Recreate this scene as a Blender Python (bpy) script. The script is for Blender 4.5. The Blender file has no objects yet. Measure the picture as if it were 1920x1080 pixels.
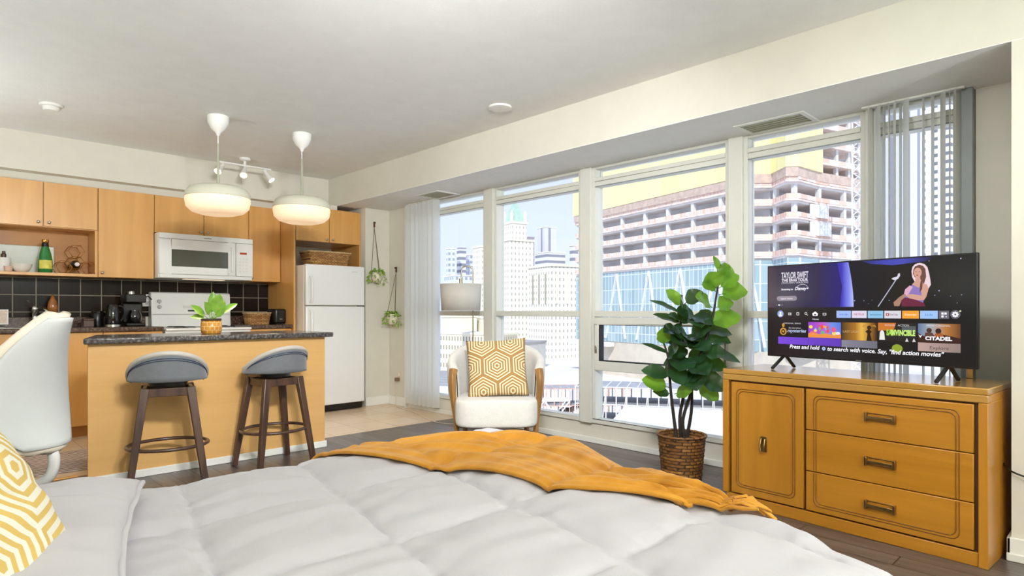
import bpy, bmesh, math, random
from mathutils import Vector, Matrix, noise
random.seed(7)
SC = bpy.context.scene
COL = SC.collection
PI = math.pi

# ------------------------------------------------------------------ camera, light, exposure
EYE = 1.08
YAW = math.atan2(1190, 1162)
cam_d = bpy.data.cameras.new('camera')
cam_d.sensor_width = 36.0
cam_d.lens = 36.0 * 1162 / 1920
cam_d.shift_y = 43 / 1920
cam_d.clip_start = 0.02
cam_d.clip_end = 3000
cam = bpy.data.objects.new('camera', cam_d)
COL.objects.link(cam)
cam.location = (0, 0, EYE)
cam.rotation_euler = (PI / 2, 0, YAW - PI / 2)
SC.camera = cam
SC.view_settings.view_transform = 'Standard'
SC.view_settings.look = 'None'
SC.view_settings.exposure = 0.11
SC.view_settings.gamma = 1.0
SC.view_settings.use_curve_mapping = False
SC.cycles.transparent_max_bounces = 32
SC.cycles.max_bounces = 10
SC.cycles.sample_clamp_indirect = 6.0

world = bpy.data.worlds.new('daylight_sky')
SC.world = world
world.use_nodes = True
nt = world.node_tree
nt.nodes.clear()
w_out = nt.nodes.new('ShaderNodeOutputWorld')
w_bg = nt.nodes.new('ShaderNodeBackground')
w_ramp = nt.nodes.new('ShaderNodeValToRGB')
w_sep = nt.nodes.new('ShaderNodeSeparateXYZ')
w_tc = nt.nodes.new('ShaderNodeTexCoord')
w_ramp.color_ramp.elements[0].position = 0.0
w_ramp.color_ramp.elements[0].color = (0.58, 0.63, 0.77, 1)
w_ramp.color_ramp.elements[1].position = 0.55
w_ramp.color_ramp.elements[1].color = (0.38, 0.46, 0.72, 1)
nt.links.new(w_tc.outputs['Generated'], w_sep.inputs[0])
nt.links.new(w_sep.outputs['Z'], w_ramp.inputs[0])
nt.links.new(w_ramp.outputs[0], w_bg.inputs[0])
w_bg.inputs[1].default_value = 1.55
nt.links.new(w_bg.outputs[0], w_out.inputs[0])

sun_d = bpy.data.lights.new('sun', 'SUN')
sun_d.energy = 3.6
sun_d.angle = math.radians(0.6)
sun_d.color = (1.0, 0.95, 0.86)
sun = bpy.data.objects.new('sun', sun_d)
COL.objects.link(sun)
sun.rotation_euler = Vector((0.62, 0.42, -0.66)).to_track_quat('-Z', 'Y').to_euler()


def area_light(name, loc, size, power, color=(1, 0.95, 0.88), rot=(0, 0, 0)):
    d = bpy.data.lights.new(name, 'AREA')
    d.shape = 'RECTANGLE'
    d.size, d.size_y = size
    d.energy = power
    d.color = color
    o = bpy.data.objects.new(name, d)
    COL.objects.link(o)
    o.location = loc
    o.rotation_euler = rot
    return o


# made-up uplighters added out of view as fill light (their stands are built below)
FILL_UPLIGHTS = [(-0.3, 2.9, 7), (-0.4, 5.3, 17), (0.1, -1.9, 95), (2.0, -2.0, 85)]
for px_, py_, pw_ in FILL_UPLIGHTS:
    area_light('fill_uplight', (px_, py_, 1.12), (0.30, 0.30), pw_, (0.88, 0.95, 1.0), (PI, 0, 0))
# fill spots added out of view, turned to kitchen, nook and windows
FILL_SPOTS = [(0.55, 0.75, (0.25, 1.0, -0.20), 190), (0.9, 0.75, (0.62, 0.92, -0.30), 275), (1.25, 0.75, (1.0, 0.32, -0.62), 85)]
for px_, py_, dv_, pw_ in FILL_SPOTS:
    d_ = bpy.data.lights.new('fill_spot', 'SPOT')
    d_.energy = pw_
    d_.spot_size = math.radians(96)
    d_.spot_blend = 0.8
    d_.shadow_soft_size = 0.13
    d_.color = (0.95, 0.965, 1.0)
    o_ = bpy.data.objects.new('fill_spot', d_)
    COL.objects.link(o_)
    o_.location = (px_ + dv_[0] * 0.12, py_ + dv_[1] * 0.12, 2.24)
    o_.rotation_euler = Vector(dv_).to_track_quat('-Z', 'Y').to_euler()


# ------------------------------------------------------------------ helpers
def S(h):
    h = h.lstrip('#')
    out = []
    for k in (0, 2, 4):
        v = int(h[k:k + 2], 16) / 255
        out.append(v / 12.92 if v <= 0.04045 else ((v + 0.055) / 1.055) ** 2.4)
    return (*out, 1.0)


def new_mat(name):
    m = bpy.data.materials.new(name)
    m.use_nodes = True
    return m, m.node_tree, m.node_tree.nodes['Principled BSDF']


def _coord(t, scale=(1, 1, 1), rot=(0, 0, 0), loc=(0, 0, 0)):
    tc = t.nodes.new('ShaderNodeTexCoord')
    mp = t.nodes.new('ShaderNodeMapping')
    mp.inputs['Scale'].default_value = scale
    mp.inputs['Rotation'].default_value = rot
    mp.inputs['Location'].default_value = loc
    t.links.new(tc.outputs['Object'], mp.inputs[0])
    return mp.outputs[0]


def _ramp(t, fac, stops):
    r = t.nodes.new('ShaderNodeValToRGB')
    e = r.color_ramp.elements
    while len(e) < len(stops):
        e.new(0.5)
    for k, (p, c) in enumerate(stops):
        e[k].position = p
        e[k].color = c
    t.links.new(fac, r.inputs[0])
    return r.outputs[0]


def _bump(t, b, height, strength=0.2, dist=0.01):
    n = t.nodes.new('ShaderNodeBump')
    n.inputs['Strength'].default_value = strength
    n.inputs['Distance'].default_value = dist
    t.links.new(height, n.inputs['Height'])
    t.links.new(n.outputs[0], b.inputs['Normal'])


def plain(name, col, rough=0.6, metal=0.0, var=0.06, scale=8.0, bump=0.0, bscale=60.0, spec=0.5, coat=0.0, emit=None, estr=0.0, sheen=0.0):
    """a colour with a faint procedural mottling"""
    m, t, b = new_mat(name)
    c = S(col) if isinstance(col, str) else col
    n = t.nodes.new('ShaderNodeTexNoise')
    n.inputs['Scale'].default_value = scale
    n.inputs['Detail'].default_value = 3
    t.links.new(_coord(t), n.inputs['Vector'])
    lo = tuple(max(0, v * (1 - var)) for v in c[:3]) + (1,)
    hi = tuple(min(1, v * (1 + var)) for v in c[:3]) + (1,)
    t.links.new(_ramp(t, n.outputs[0], [(0.3, lo), (0.7, hi)]), b.inputs['Base Color'])
    b.inputs['Roughness'].default_value = rough
    b.inputs['Metallic'].default_value = metal
    b.inputs['Specular IOR Level'].default_value = spec
    b.inputs['Coat Weight'].default_value = coat
    b.inputs['Sheen Weight'].default_value = sheen
    if emit:
        b.inputs['Emission Color'].default_value = S(emit)
        b.inputs['Emission Strength'].default_value = estr
    if bump:
        n2 = t.nodes.new('ShaderNodeTexNoise')
        n2.inputs['Scale'].default_value = bscale
        n2.inputs['Detail'].default_value = 4
        t.links.new(_coord(t), n2.inputs['Vector'])
        _bump(t, b, n2.outputs[0], bump)
    return m


def wood(name, dark, light, axis='z', scale=1.0, rough=0.4, contrast=1.0, coat=0.1, knots=False):
    """stretched noise grain along one axis"""
    m, t, b = new_mat(name)
    s = {'x': (0.6, 9, 9), 'y': (9, 0.6, 9), 'z': (9, 9, 0.6)}[axis]
    v = _coord(t, tuple(k * scale for k in s))
    n = t.nodes.new('ShaderNodeTexNoise')
    n.inputs['Scale'].default_value = 1.6
    n.inputs['Detail'].default_value = 6
    n.inputs['Roughness'].default_value = 0.6
    n.inputs['Distortion'].default_value = 0.6
    t.links.new(v, n.inputs['Vector'])
    w = 0.22 / contrast
    t.links.new(_ramp(t, n.outputs[0], [(0.5 - w, S(dark)), (0.5 + w, S(light))]), b.inputs['Base Color'])
    b.inputs['Roughness'].default_value = rough
    b.inputs['Coat Weight'].default_value = coat
    b.inputs['Coat Roughness'].default_value = 0.15
    _bump(t, b, n.outputs[0], 0.04)
    return m


def glass_pane(name, tint=(0.97, 0.985, 0.98), gloss=0.05):
    m = bpy.data.materials.new(name)
    m.use_nodes = True
    t = m.node_tree
    t.nodes.clear()
    o = t.nodes.new('ShaderNodeOutputMaterial')
    tr = t.nodes.new('ShaderNodeBsdfTransparent')
    tr.inputs[0].default_value = (*tint, 1)
    gl = t.nodes.new('ShaderNodeBsdfGlossy')
    gl.inputs['Roughness'].default_value = 0.02
    mx = t.nodes.new('ShaderNodeMixShader')
    fr = t.nodes.new('ShaderNodeLayerWeight')
    fr.inputs[0].default_value = 0.12
    mul = t.nodes.new('ShaderNodeMath')
    mul.operation = 'MULTIPLY_ADD'
    mul.inputs[1].default_value = 0.5
    mul.inputs[2].default_value = gloss * 0.4
    t.links.new(fr.outputs['Fresnel'], mul.inputs[0])
    t.links.new(mul.outputs[0], mx.inputs[0])
    t.links.new(tr.outputs[0], mx.inputs[1])
    t.links.new(gl.outputs[0], mx.inputs[2])
    t.links.new(mx.outputs[0], o.inputs[0])
    return m


def facade(name, wall, win, pitch=(3.0, 3.4), size=(0.42, 0.5), rough=0.8, band=None):
    """rows of windows on x-z and y-z walls of a far building (pattern inside the material)"""
    m, t, b = new_mat(name)
    tc = t.nodes.new('ShaderNodeTexCoord')
    sp = t.nodes.new('ShaderNodeSeparateXYZ')
    t.links.new(tc.outputs['Object'], sp.inputs[0])

    def math_(op, a, bb=None, cc=None):
        n = t.nodes.new('ShaderNodeMath')
        n.operation = op
        for k, v in enumerate((a, bb, cc)):
            if v is None:
                continue
            if isinstance(v, (int, float)):
                n.inputs[k].default_value = v
            else:
                t.links.new(v, n.inputs[k])
        return n.outputs[0]
    h = math_('ADD', sp.outputs[0], sp.outputs[1])
    fu = math_('FRACT', math_('DIVIDE', h, pitch[0]))
    fv = math_('FRACT', math_('DIVIDE', sp.outputs[2], pitch[1]))
    inu = math_('LESS_THAN', fu, size[0])
    inv = math_('LESS_THAN', fv, size[1])
    geo = t.nodes.new('ShaderNodeNewGeometry')
    sn = t.nodes.new('ShaderNodeSeparateXYZ')
    t.links.new(geo.outputs['Normal'], sn.inputs[0])
    side = math_('LESS_THAN', math_('ABSOLUTE', sn.outputs[2]), 0.5)
    mask = math_('MULTIPLY', math_('MULTIPLY', inu, inv), side)
    mix = t.nodes.new('ShaderNodeMix')
    mix.data_type = 'RGBA'
    mix.inputs[6].default_value = S(wall)
    mix.inputs[7].default_value = S(win)
    t.links.new(mask, mix.inputs[0])
    t.links.new(mix.outputs[2], b.inputs['Base Color'])
    b.inputs['Roughness'].default_value = rough
    return m


class MB:
    """collects shapes; build() links them as ONE mesh object"""

    def __init__(self):
        self.v, self.f, self.mi = [], [], []
        self.M = Matrix.Identity(4)

    def at(self, M):
        self.M = M
        return self

    def add(self, vs, fs, m=0):
        o = len(self.v)
        self.v += [self.M @ Vector(p) for p in vs]
        self.f += [tuple(i + o for i in q) for q in fs]
        self.mi += [m] * len(fs)
        return self

    def box(self, x0, x1, y0, y1, z0, z1, m=0):
        vs = [(x, y, z) for x in (x0, x1) for y in (y0, y1) for z in (z0, z1)]
        return self.add(vs, [(0, 1, 3, 2), (4, 6, 7, 5), (0, 4, 5, 1), (2, 3, 7, 6), (0, 2, 6, 4), (1, 5, 7, 3)], m)

    def tube(self, pts, r, n=10, m=0, cap=True, closed=False, sx=1.0, sy=1.0):
        pts = [Vector(p) for p in pts]
        rs = r if isinstance(r, (list, tuple)) else [r] * len(pts)
        N = len(pts)
        vs, fs = [], []
        up = None
        for i, p in enumerate(pts):
            if closed:
                t = (pts[(i + 1) % N] - pts[i - 1]).normalized()
            else:
                t = (pts[min(i + 1, N - 1)] - pts[max(i - 1, 0)]).normalized()
            if up is None:
                up = Vector((0, 0, 1)) if abs(t.z) < 0.9 else Vector((1, 0, 0))
            a = t.cross(up)
            if a.length < 1e-6:
                a = t.cross(Vector((0, 1, 0)))
            a.normalize()
            b = a.cross(t).normalized()
            up = b
            for k in range(n):
                w = 2 * PI * k / n
                vs.append(p + a * math.cos(w) * rs[i] * sx + b * math.sin(w) * rs[i] * sy)
        for i in range(N if closed else N - 1):
            j = (i + 1) % N
            for k in range(n):
                l = (k + 1) % n
                fs.append((i * n + k, i * n + l, j * n + l, j * n + k))
        if cap and not closed:
            fs.append(tuple(reversed(range(n))))
            fs.append(tuple((N - 1) * n + k for k in range(n)))
        return self.add(vs, fs, m)

    def cyl(self, p0, p1, r0, r1=None, n=24, m=0):
        return self.tube([p0, p1], [r0, r0 if r1 is None else r1], n, m)

    def bar(self, p0, p1, w, h, m=0, w1=None, h1=None):
        """square bar between two points, tapering"""
        p0, p1 = Vector(p0), Vector(p1)
        t = (p1 - p0).normalized()
        up = Vector((0, 0, 1)) if abs(t.z) < 0.95 else Vector((0, 1, 0))
        a = t.cross(up).normalized()
        b = a.cross(t).normalized()
        w1 = w if w1 is None else w1
        h1 = h if h1 is None else h1
        vs = []
        for p, ww, hh in ((p0, w, h), (p1, w1, h1)):
            for sa, sb in ((-1, -1), (1, -1), (1, 1), (-1, 1)):
                vs.append(p + a * sa * ww / 2 + b * sb * hh / 2)
        return self.add(vs, [(3, 2, 1, 0), (4, 5, 6, 7), (0, 1, 5, 4), (1, 2, 6, 5), (2, 3, 7, 6), (3, 0, 4, 7)], m)

    def lathe(self, prof, n=32, m=0, c=(0, 0, 0), sx=1.0, sy=1.0):
        """prof: (radius, z) pairs"""
        vs, fs = [], []
        for r, z in prof:
            for k in range(n):
                w = 2 * PI * k / n
                vs.append((c[0] + r * math.cos(w) * sx, c[1] + r * math.sin(w) * sy, c[2] + z))
        for i in range(len(prof) - 1):
            for k in range(n):
                l = (k + 1) % n
                fs.append((i * n + k, i * n + l, (i + 1) * n + l, (i + 1) * n + k))
        if prof[0][0] > 1e-5:
            fs.append(tuple(reversed(range(n))))
        if prof[-1][0] > 1e-5:
            fs.append(tuple((len(prof) - 1) * n + k for k in range(n)))
        return self.add(vs, fs, m)

    def prism(self, poly, z0, z1, m=0, axis='z'):
        """a 2-D outline pushed along an axis"""
        def P(a, b, c):
            return {'z': (a, b, c), 'y': (a, c, b), 'x': (c, a, b)}[axis]
        n = len(poly)
        vs = [P(a, b, z0) for a, b in poly] + [P(a, b, z1) for a, b in poly]
        fs = [tuple(reversed(range(n))), tuple(range(n, 2 * n))]
        fs += [(k, (k + 1) % n, n + (k + 1) % n, n + k) for k in range(n)]
        return self.add(vs, fs, m)

    def grid(self, fn, nu, nv, m=0, wrap=False):
        """fn(u, v) -> point, u and v in 0..1"""
        vs = [fn(i / nu, j / nv) for i in range(nu + 1) for j in range(nv + 1)]
        fs = []
        for i in range(nu):
            for j in range(nv):
                a = i * (nv + 1) + j
                fs.append((a, a + nv + 1, a + nv + 2, a + 1))
        return self.add(vs, fs, m)

    def sphere(self, c, r, n=16, m=0, s=(1, 1, 1)):
        prof = []
        vs, fs = [], []
        h = n // 2
        for i in range(h + 1):
            th = PI * i / h
            for k in range(n):
                w = 2 * PI * k / n
                vs.append((c[0] + r * s[0] * math.sin(th) * math.cos(w), c[1] + r * s[1] * math.sin(th) * math.sin(w), c[2] - r * s[2] * math.cos(th)))
        for i in range(h):
            for k in range(n):
                l = (k + 1) % n
                fs.append((i * n + k, i * n + l, (i + 1) * n + l, (i + 1) * n + k))
        return self.add(vs, fs, m)

    def build(self, name, mats, parent=None, loc=None, rot=None, bevel=0, smooth=None, seg=2, subsurf=0, weld=True, fixn=True):
        me = bpy.data.meshes.new(name)
        me.from_pydata([tuple(p) for p in self.v], [], self.f)
        mats = mats if isinstance(mats, (list, tuple)) else [mats]
        for mm in mats:
            me.materials.append(mm)
        for p, k in zip(me.polygons, self.mi):
            p.material_index = k
        if fixn or weld:
            bm = bmesh.new()
            bm.from_mesh(me)
            if weld:
                bmesh.ops.remove_doubles(bm, verts=bm.verts, dist=1e-5)
            if fixn:
                bmesh.ops.recalc_face_normals(bm, faces=bm.faces)
            bm.to_mesh(me)
            bm.free()
        if smooth is not None:
            me.shade_smooth()
            if smooth < 180:
                me.set_sharp_from_angle(angle=math.radians(smooth))
        o = bpy.data.objects.new(name, me)
        COL.objects.link(o)
        if parent is not None:
            o.parent = parent
        if loc is not None:
            o.location = loc
        if rot is not None:
            o.rotation_euler = (0, 0, rot)
        if bevel:
            bv = o.modifiers.new('edge', 'BEVEL')
            bv.width = bevel
            bv.segments = seg
            bv.limit_method = 'ANGLE'
            bv.angle_limit = math.radians(40)
            if smooth is None:
                me.shade_smooth()
                me.set_sharp_from_angle(angle=math.radians(35))
        if subsurf:
            ss = o.modifiers.new('smooth', 'SUBSURF')
            ss.levels = ss.render_levels = subsurf
        return o


def thing(name, label, cat, loc=(0, 0, 0), rz=0.0, group=None):
    o = bpy.data.objects.new(name, None)
    COL.objects.link(o)
    o.location = loc
    o.rotation_euler = (0, 0, rz)
    o['label'], o['category'] = label, cat
    if group:
        o['group'] = group
    return o


def tag(o, label, cat, group=None, kind=None):
    o['label'], o['category'] = label, cat
    if group:
        o['group'] = group
    if kind:
        o['kind'] = kind
    return o


def struct(o):
    o['kind'] = 'structure'
    return o


def copy_tree(o, parent=None):
    c = o.copy()
    COL.objects.link(c)
    c.parent = parent
    for ch in [k for k in bpy.data.objects if k.parent == o]:
        copy_tree(ch, c)
    return c


def text_mesh(body, size, bold=0.0, squeeze=1.0, space=1.0, align='LEFT', shear=0.0):
    """letters as flat polygons: returns verts, faces in the x-y plane"""
    cu = bpy.data.curves.new('letters', 'FONT')
    cu.body = body
    cu.size = size
    cu.offset = bold
    cu.space_character = space
    cu.align_x = align
    cu.shear = shear
    cu.resolution_u = 3
    tmp = bpy.data.objects.new('letters', cu)
    COL.objects.link(tmp)
    dg = bpy.context.evaluated_depsgraph_get()
    me = bpy.data.meshes.new_from_object(tmp.evaluated_get(dg))
    vs = [(v.co.x * squeeze, v.co.y, 0) for v in me.vertices]
    fs = [tuple(p.vertices) for p in me.polygons]
    bpy.data.objects.remove(tmp)
    bpy.data.curves.remove(cu)
    bpy.data.meshes.remove(me)
    return vs, fs


# ------------------------------------------------------------------ materials
M = {}
M['wall'] = plain('wall_paint', '#DCD8C9', 0.75, var=0.02, bump=0.03, bscale=180)
M['ceiling'] = plain('ceiling_paint', '#EEEDE8', 0.9, var=0.02, bump=0.25, bscale=140)
M['trim'] = plain('white_trim', '#ECEBE2', 0.45, var=0.02)
M['frame'] = plain('window_frame_metal', '#DAD9CE', 0.4, var=0.02)
M['frame_dark'] = plain('grey_window_jamb', '#8C928F', 0.45, var=0.05)
M['gasket'] = plain('black_gasket', '#1c1d1f', 0.6)
M['white'] = plain('white_enamel', '#E9E9E4', 0.22, var=0.01, coat=0.3)
M['whiteplastic'] = plain('white_plastic', '#EDEBE4', 0.4, var=0.02)
M['maple_z'] = wood('maple_upright', '#CC9248', '#E2AC62', 'z', 0.7, 0.35, 0.7, 0.15)
M['maple_x'] = wood('maple_lengthwise', '#CC9248', '#E0AB62', 'x', 0.7, 0.35, 0.7, 0.15)
M['maple_pale'] = wood('pale_maple_veneer', '#D2A05C', '#E4B674', 'x', 0.7, 0.4, 0.6, 0.1)
M['maple_in'] = wood('maple_inside', '#B37A3A', '#C98F4C', 'x', 0.7, 0.5, 0.7, 0.05)
M['steel'] = plain('brushed_steel', '#BDBAB2', 0.28, 1.0, var=0.05)
M['chrome'] = plain('chrome', '#D8D8D6', 0.08, 1.0, var=0.02)
M['brass'] = plain('antique_brass', '#A98A58', 0.28, 1.0, var=0.2, scale=30)
M['gold'] = plain('gold_wire', '#C9974A', 0.25, 1.0, var=0.05)
M['black'] = plain('black_plastic', '#15120f', 0.3, var=0.2)
M['blackgloss'] = plain('black_gloss', '#0b0a0a', 0.08, coat=0.5)
M['seam'] = plain('dark_seam', '#4a2c10', 0.8)
M['glass'] = glass_pane('window_glass')
M['curtain'] = plain('vane_fabric', '#E4E2D8', 0.7, var=0.03)


def stone(name, dark, light, speck, rough=0.22):
    m, t, b = new_mat(name)
    n = t.nodes.new('ShaderNodeTexNoise')
    n.inputs['Scale'].default_value = 55
    n.inputs['Detail'].default_value = 6
    t.links.new(_coord(t), n.inputs['Vector'])
    t.links.new(_ramp(t, n.outputs[0], [(0.35, S(dark)), (0.55, S(light)), (0.72, S(speck))]), b.inputs['Base Color'])
    b.inputs['Roughness'].default_value = rough
    return m


M['worktop'] = stone('brown_laminate_stone', '#3a2a22', '#5b463a', '#84705f', 0.2)
M['island_top'] = stone('grey_laminate_stone', '#2f2a2b', '#5a5552', '#8f8a88', 0.16)


def brick_mat(name, c1, c2, mortar, scale, w, h, off, msize, rough, axes='xz', bias=0.0, bump=0.0, grain=None, coat=0.0, rot=0.0):
    m, t, b = new_mat(name)
    tc = t.nodes.new('ShaderNodeTexCoord')
    sp = t.nodes.new('ShaderNodeSeparateXYZ')
    cb = t.nodes.new('ShaderNodeCombineXYZ')
    t.links.new(tc.outputs['Object'], sp.inputs[0])
    t.links.new(sp.outputs['XYZ'.index(axes[0].upper())], cb.inputs[0])
    t.links.new(sp.outputs['XYZ'.index(axes[1].upper())], cb.inputs[1])
    br = t.nodes.new('ShaderNodeTexBrick')
    br.offset = off
    br.squash = 1.0
    br.inputs['Color1'].default_value = S(c1)
    br.inputs['Color2'].default_value = S(c2)
    br.inputs['Mortar'].default_value = S(mortar)
    br.inputs['Scale'].default_value = 1.0
    br.inputs['Mortar Size'].default_value = msize
    br.inputs['Mortar Smooth'].default_value = 0.1
    br.inputs['Bias'].default_value = bias
    br.inputs['Brick Width'].default_value = w
    br.inputs['Row Height'].default_value = h
    t.links.new(cb.outputs[0], br.inputs['Vector'])
    col = br.outputs['Color']
    if grain:
        n = t.nodes.new('ShaderNodeTexNoise')
        n.inputs['Scale'].default_value = 1.0
        n.inputs['Detail'].default_value = 7
        n.inputs['Roughness'].default_value = 0.65
        n.inputs['Distortion'].default_value = 0.8
        t.links.new(_coord(t, grain), n.inputs['Vector'])
        g = _ramp(t, n.outputs[0], [(0.3, (0.42, 0.42, 0.42, 1)), (0.7, (1.25, 1.25, 1.25, 1))])
        mx = t.nodes.new('ShaderNodeMix')
        mx.data_type = 'RGBA'
        mx.blend_type = 'MULTIPLY'
        mx.inputs[0].default_value = 0.85
        t.links.new(col, mx.inputs[6])
        t.links.new(g, mx.inputs[7])
        col = mx.outputs[2]
    t.links.new(col, b.inputs['Base Color'])
    b.inputs['Roughness'].default_value = rough
    b.inputs['Coat Weight'].default_value = coat
    if bump:
        inv = t.nodes.new('ShaderNodeMath')
        inv.operation = 'SUBTRACT'
        inv.inputs[0].default_value = 1.0
        t.links.new(br.outputs['Fac'], inv.inputs[1])
        _bump(t, b, inv.outputs[0], bump, 0.003)
    return m


M['planks'] = brick_mat('grey_brown_laminate', '#5b4f49', '#746860', '#2e2723', 1, 1.2, 0.125, 0.37, 0.0035, 0.3, 'yx', grain=(22, 2.2, 1), bump=0.1)
M['floor_tile'] = brick_mat('beige_ceramic_tile', '#DCC3A2', '#E3CDAF', '#C9AF90', 1, 0.33, 0.33, 0.0, 0.004, 0.25, 'xy', grain=None, bump=0.15)
M['splash'] = brick_mat('dark_glazed_wall_tile', '#160e08', '#271b11', '#8f8876', 1, 0.165, 0.153, 0.0, 0.004, 0.22, 'xz', bump=0.3, coat=0.0)
M['splash'].node_tree.nodes['Principled BSDF'].inputs['Specular IOR Level'].default_value = 0.12

# ------------------------------------------------------------------ the room
CEIL, BEAMZ = 2.57, 2.25
XW, YK = 4.03, 6.93        # window wall, kitchen wall


def sbox(name, mat, *b, **k):
    return struct(MB().box(*b).build(name, mat, **k))


sbox('floor', M['planks'], -0.75, 4.2, -2.6, 4.88, -0.08, 0.0)
sbox('floor_kitchen', M['floor_tile'], -0.75, 4.2, 4.88, 7.05, -0.08, 0.0)
struct(MB().prism([(4.865, 0.0), (4.87, 0.006), (4.895, 0.006), (4.90, 0.0)], -0.65, 0.80, axis='x').build('trim_threshold', M['maple_x']))
sbox('ceiling', M['ceiling'], -0.75, 4.2, -2.6, 7.05, CEIL, CEIL + 0.1)
struct(MB().box(3.43, 4.2, -2.6, 6.93, BEAMZ + 0.004, CEIL).box(3.4302, 4.2, -2.6, 6.93, BEAMZ, BEAMZ + 0.004, 1).build('ceiling_beam', [M['wall'], M['ceiling']]))  # underside takes the paler ceiling paint in place of window bounce light
sbox('ceiling_soffit', M['wall'], -0.65, 3.43, 6.50, 6.93, BEAMZ, CEIL)
sbox('wall_kitchen', M['wall'], -0.65, 4.2, YK, 7.05, 0, CEIL)
sbox('wall_left', M['wall'], -0.75, -0.65, -2.6, 7.05, 0, CEIL)
sbox('wall_back', M['wall'], -0.65, 4.2, -2.6, -2.5, 0, CEIL)
sbox('wall_nook', M['wall'], 3.715, XW, 6.18, YK, 0, BEAMZ)
sbox('wall_nook_window', M['wall'], XW, 4.2, 5.80, YK, 0, BEAMZ)
sbox('wall_column', M['wall'], 3.43, 4.2, -2.5, 0.41, 0, BEAMZ)
sbox('wall_window_right', M['wall'], XW, 4.2, 0.41, 0.63, 0, BEAMZ)
sbox('wall_window_curb', M['wall'], XW, 4.2, 0.63, 5.80, 0, 0.165)
for nm, b in (('baseboard_right', (XW - 0.014, XW, 0.41, 0.63, 0.0, 0.10)), ('baseboard_column', (3.43 - 0.015, 3.43, -2.5, 0.425, 0, 0.10)),
              ('baseboard_column_side', (3.415, XW - 0.014, 0.41, 0.425, 0, 0.10)),
              ('baseboard_nook', (3.715, XW, 6.166, 6.18, 0, 0.10)), ('baseboard_nook_window', (XW - 0.014, XW, 5.80, 6.166, 0, 0.10)),
              ('baseboard_window', (XW - 0.016, XW, 0.63, 5.80, 0, 0.045))):
    struct(MB().box(*b).build(nm, M['trim'], bevel=0.004))
    if nm in ('baseboard_right', 'baseboard_column'):
        x0, x1, y0, y1, z0, z1 = b
        struct(MB().box(x0 - 0.012, x0, y0, y1, 0, 0.035).build(nm + '_shoe', M['trim'], bevel=0.004))
# white vertical trim at the left end of the glazing
sbox('trim_window_left', M['trim'], XW - 0.05, XW, 5.775, 5.80, 0.0, BEAMZ, bevel=0.004)
# dark grey end jamb at the right end
sbox('trim_window_right', M['frame_dark'], 3.975, 4.10, 0.632, 0.685, 0.165, BEAMZ, bevel=0.004)

# ---- glazing: five bays, each a window with frame, rails, panes
ZB, ZM0, ZM1, ZT0, ZT1 = 0.165, 1.032, 1.080, 2.092, 2.160
BAYS = [(4.475, 5.775), (3.281, 4.346), (1.985, 3.165), (1.145, 1.885), (0.685, 1.105)]
MULL = [(4.346, 4.475), (3.165, 3.281), (1.885, 1.985), (1.105, 1.145)]
for y0, y1 in MULL:
    struct(MB().box(3.985, 4.13, y0, y1, ZB, BEAMZ).build('trim_mullion', M['frame'], bevel=0.004))
for k, (y0, y1) in enumerate(BAYS):
    w = thing('window_%d' % (k + 1), '', '')
    del w['label'], w['category']
    w['kind'] = 'structure'
    w.location = (XW, 0, 0)
    X0, X1 = -0.02, 0.08
    f = MB()
    t = 0.028
    f.box(X0, X1, y0, y1, ZB, ZB + 0.035)
    f.box(X0, X1, y0, y0 + t, ZB + .035, BEAMZ)
    f.box(X0, X1, y1 - t, y1, ZB + .035, BEAMZ)
    f.box(X0, X1, y0 + t, y1 - t, BEAMZ - 0.02, BEAMZ)
    f.box(X0 - 0.012, X1, y0 + t, y1 - t, ZM0, ZM1)
    f.box(X0, X1, y0 + t, y1 - t, ZT0, ZT1 - 0.03)
    f.box(X0 - 0.012, X1, y0 + t, y1 - t, ZT1 - 0.03, ZT1)
    f.build('window_frame', M['frame'], w, bevel=0.003)
    g = MB()
    g.box(X0 - 0.004, X0 + 0.01, y0 + t, y1 - t, ZT0 - 0.004, ZT0)
    g.build('shadow_gap', M['frame_dark'], w)
    spans = [(ZT1, BEAMZ - 0.02), (ZM1, ZT0)]
    if k == 2:
        spans.append((ZB + 0.035, 0.595))
        a = MB()
        ya, yb, za, zb = y0 + 0.035, y1 - 0.028, 0.60, 1.028
        for b in ((ya, yb, za, za + 0.075), (ya, yb, zb - 0.055, zb), (ya, ya + 0.05, za + .075, zb - .055), (yb - 0.045, yb, za + .075, zb - .055)):
            a.box(-0.035, 0.04, *b)
        aw = a.build('vent_sash', M['frame'], w, bevel=0.004)
        s2 = MB()
        for b in ((ya + .05, yb - .045, za + .075, za + .083), (ya + .05, yb - .045, zb - .063, zb - .055), (ya + .05, ya + .058, za + .083, zb - .063), (yb - .057, yb - .045, za + .083, zb - .063)):
            s2.box(-0.03, 0.02, *b)
        s2.build('sash_gasket', M['gasket'], aw)
        MB().box(0.0, 0.004, ya + .058, yb - .057, za + .083, zb - .063).build('pane', M['glass'], aw)
        hnd = MB()
        hnd.box(-0.047, -0.035, yb - 0.032, yb - 0.014, 0.74, 0.80).cyl((-0.05, yb - 0.023, 0.77), (-0.035, yb - 0.023, 0.77), 0.008, n=10)
        hnd.build('sash_latch', M['steel'], aw, bevel=0.003)
    else:
        spans.append((ZB + 0.035, ZM0))
    for z0, z1 in spans:
        MB().box(0.045, 0.051, y0 + t, y1 - t, z0, z1).build('pane', M['glass'], w)

# ------------------------------------------------------------------ kitchen run
MAP = [M['maple_z'], M['seam'], M['maple_in']]


def knob(parent, x, z, y=0.0):
    k = MB()
    k.cyl((x, y - 0.001, z), (x, y - 0.016, z), 0.006, n=12)
    k.sphere((x, y - 0.022, z), 0.013, 12, s=(1, 0.75, 1))
    k.build('knob', M['steel'], parent, smooth=60)


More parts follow.
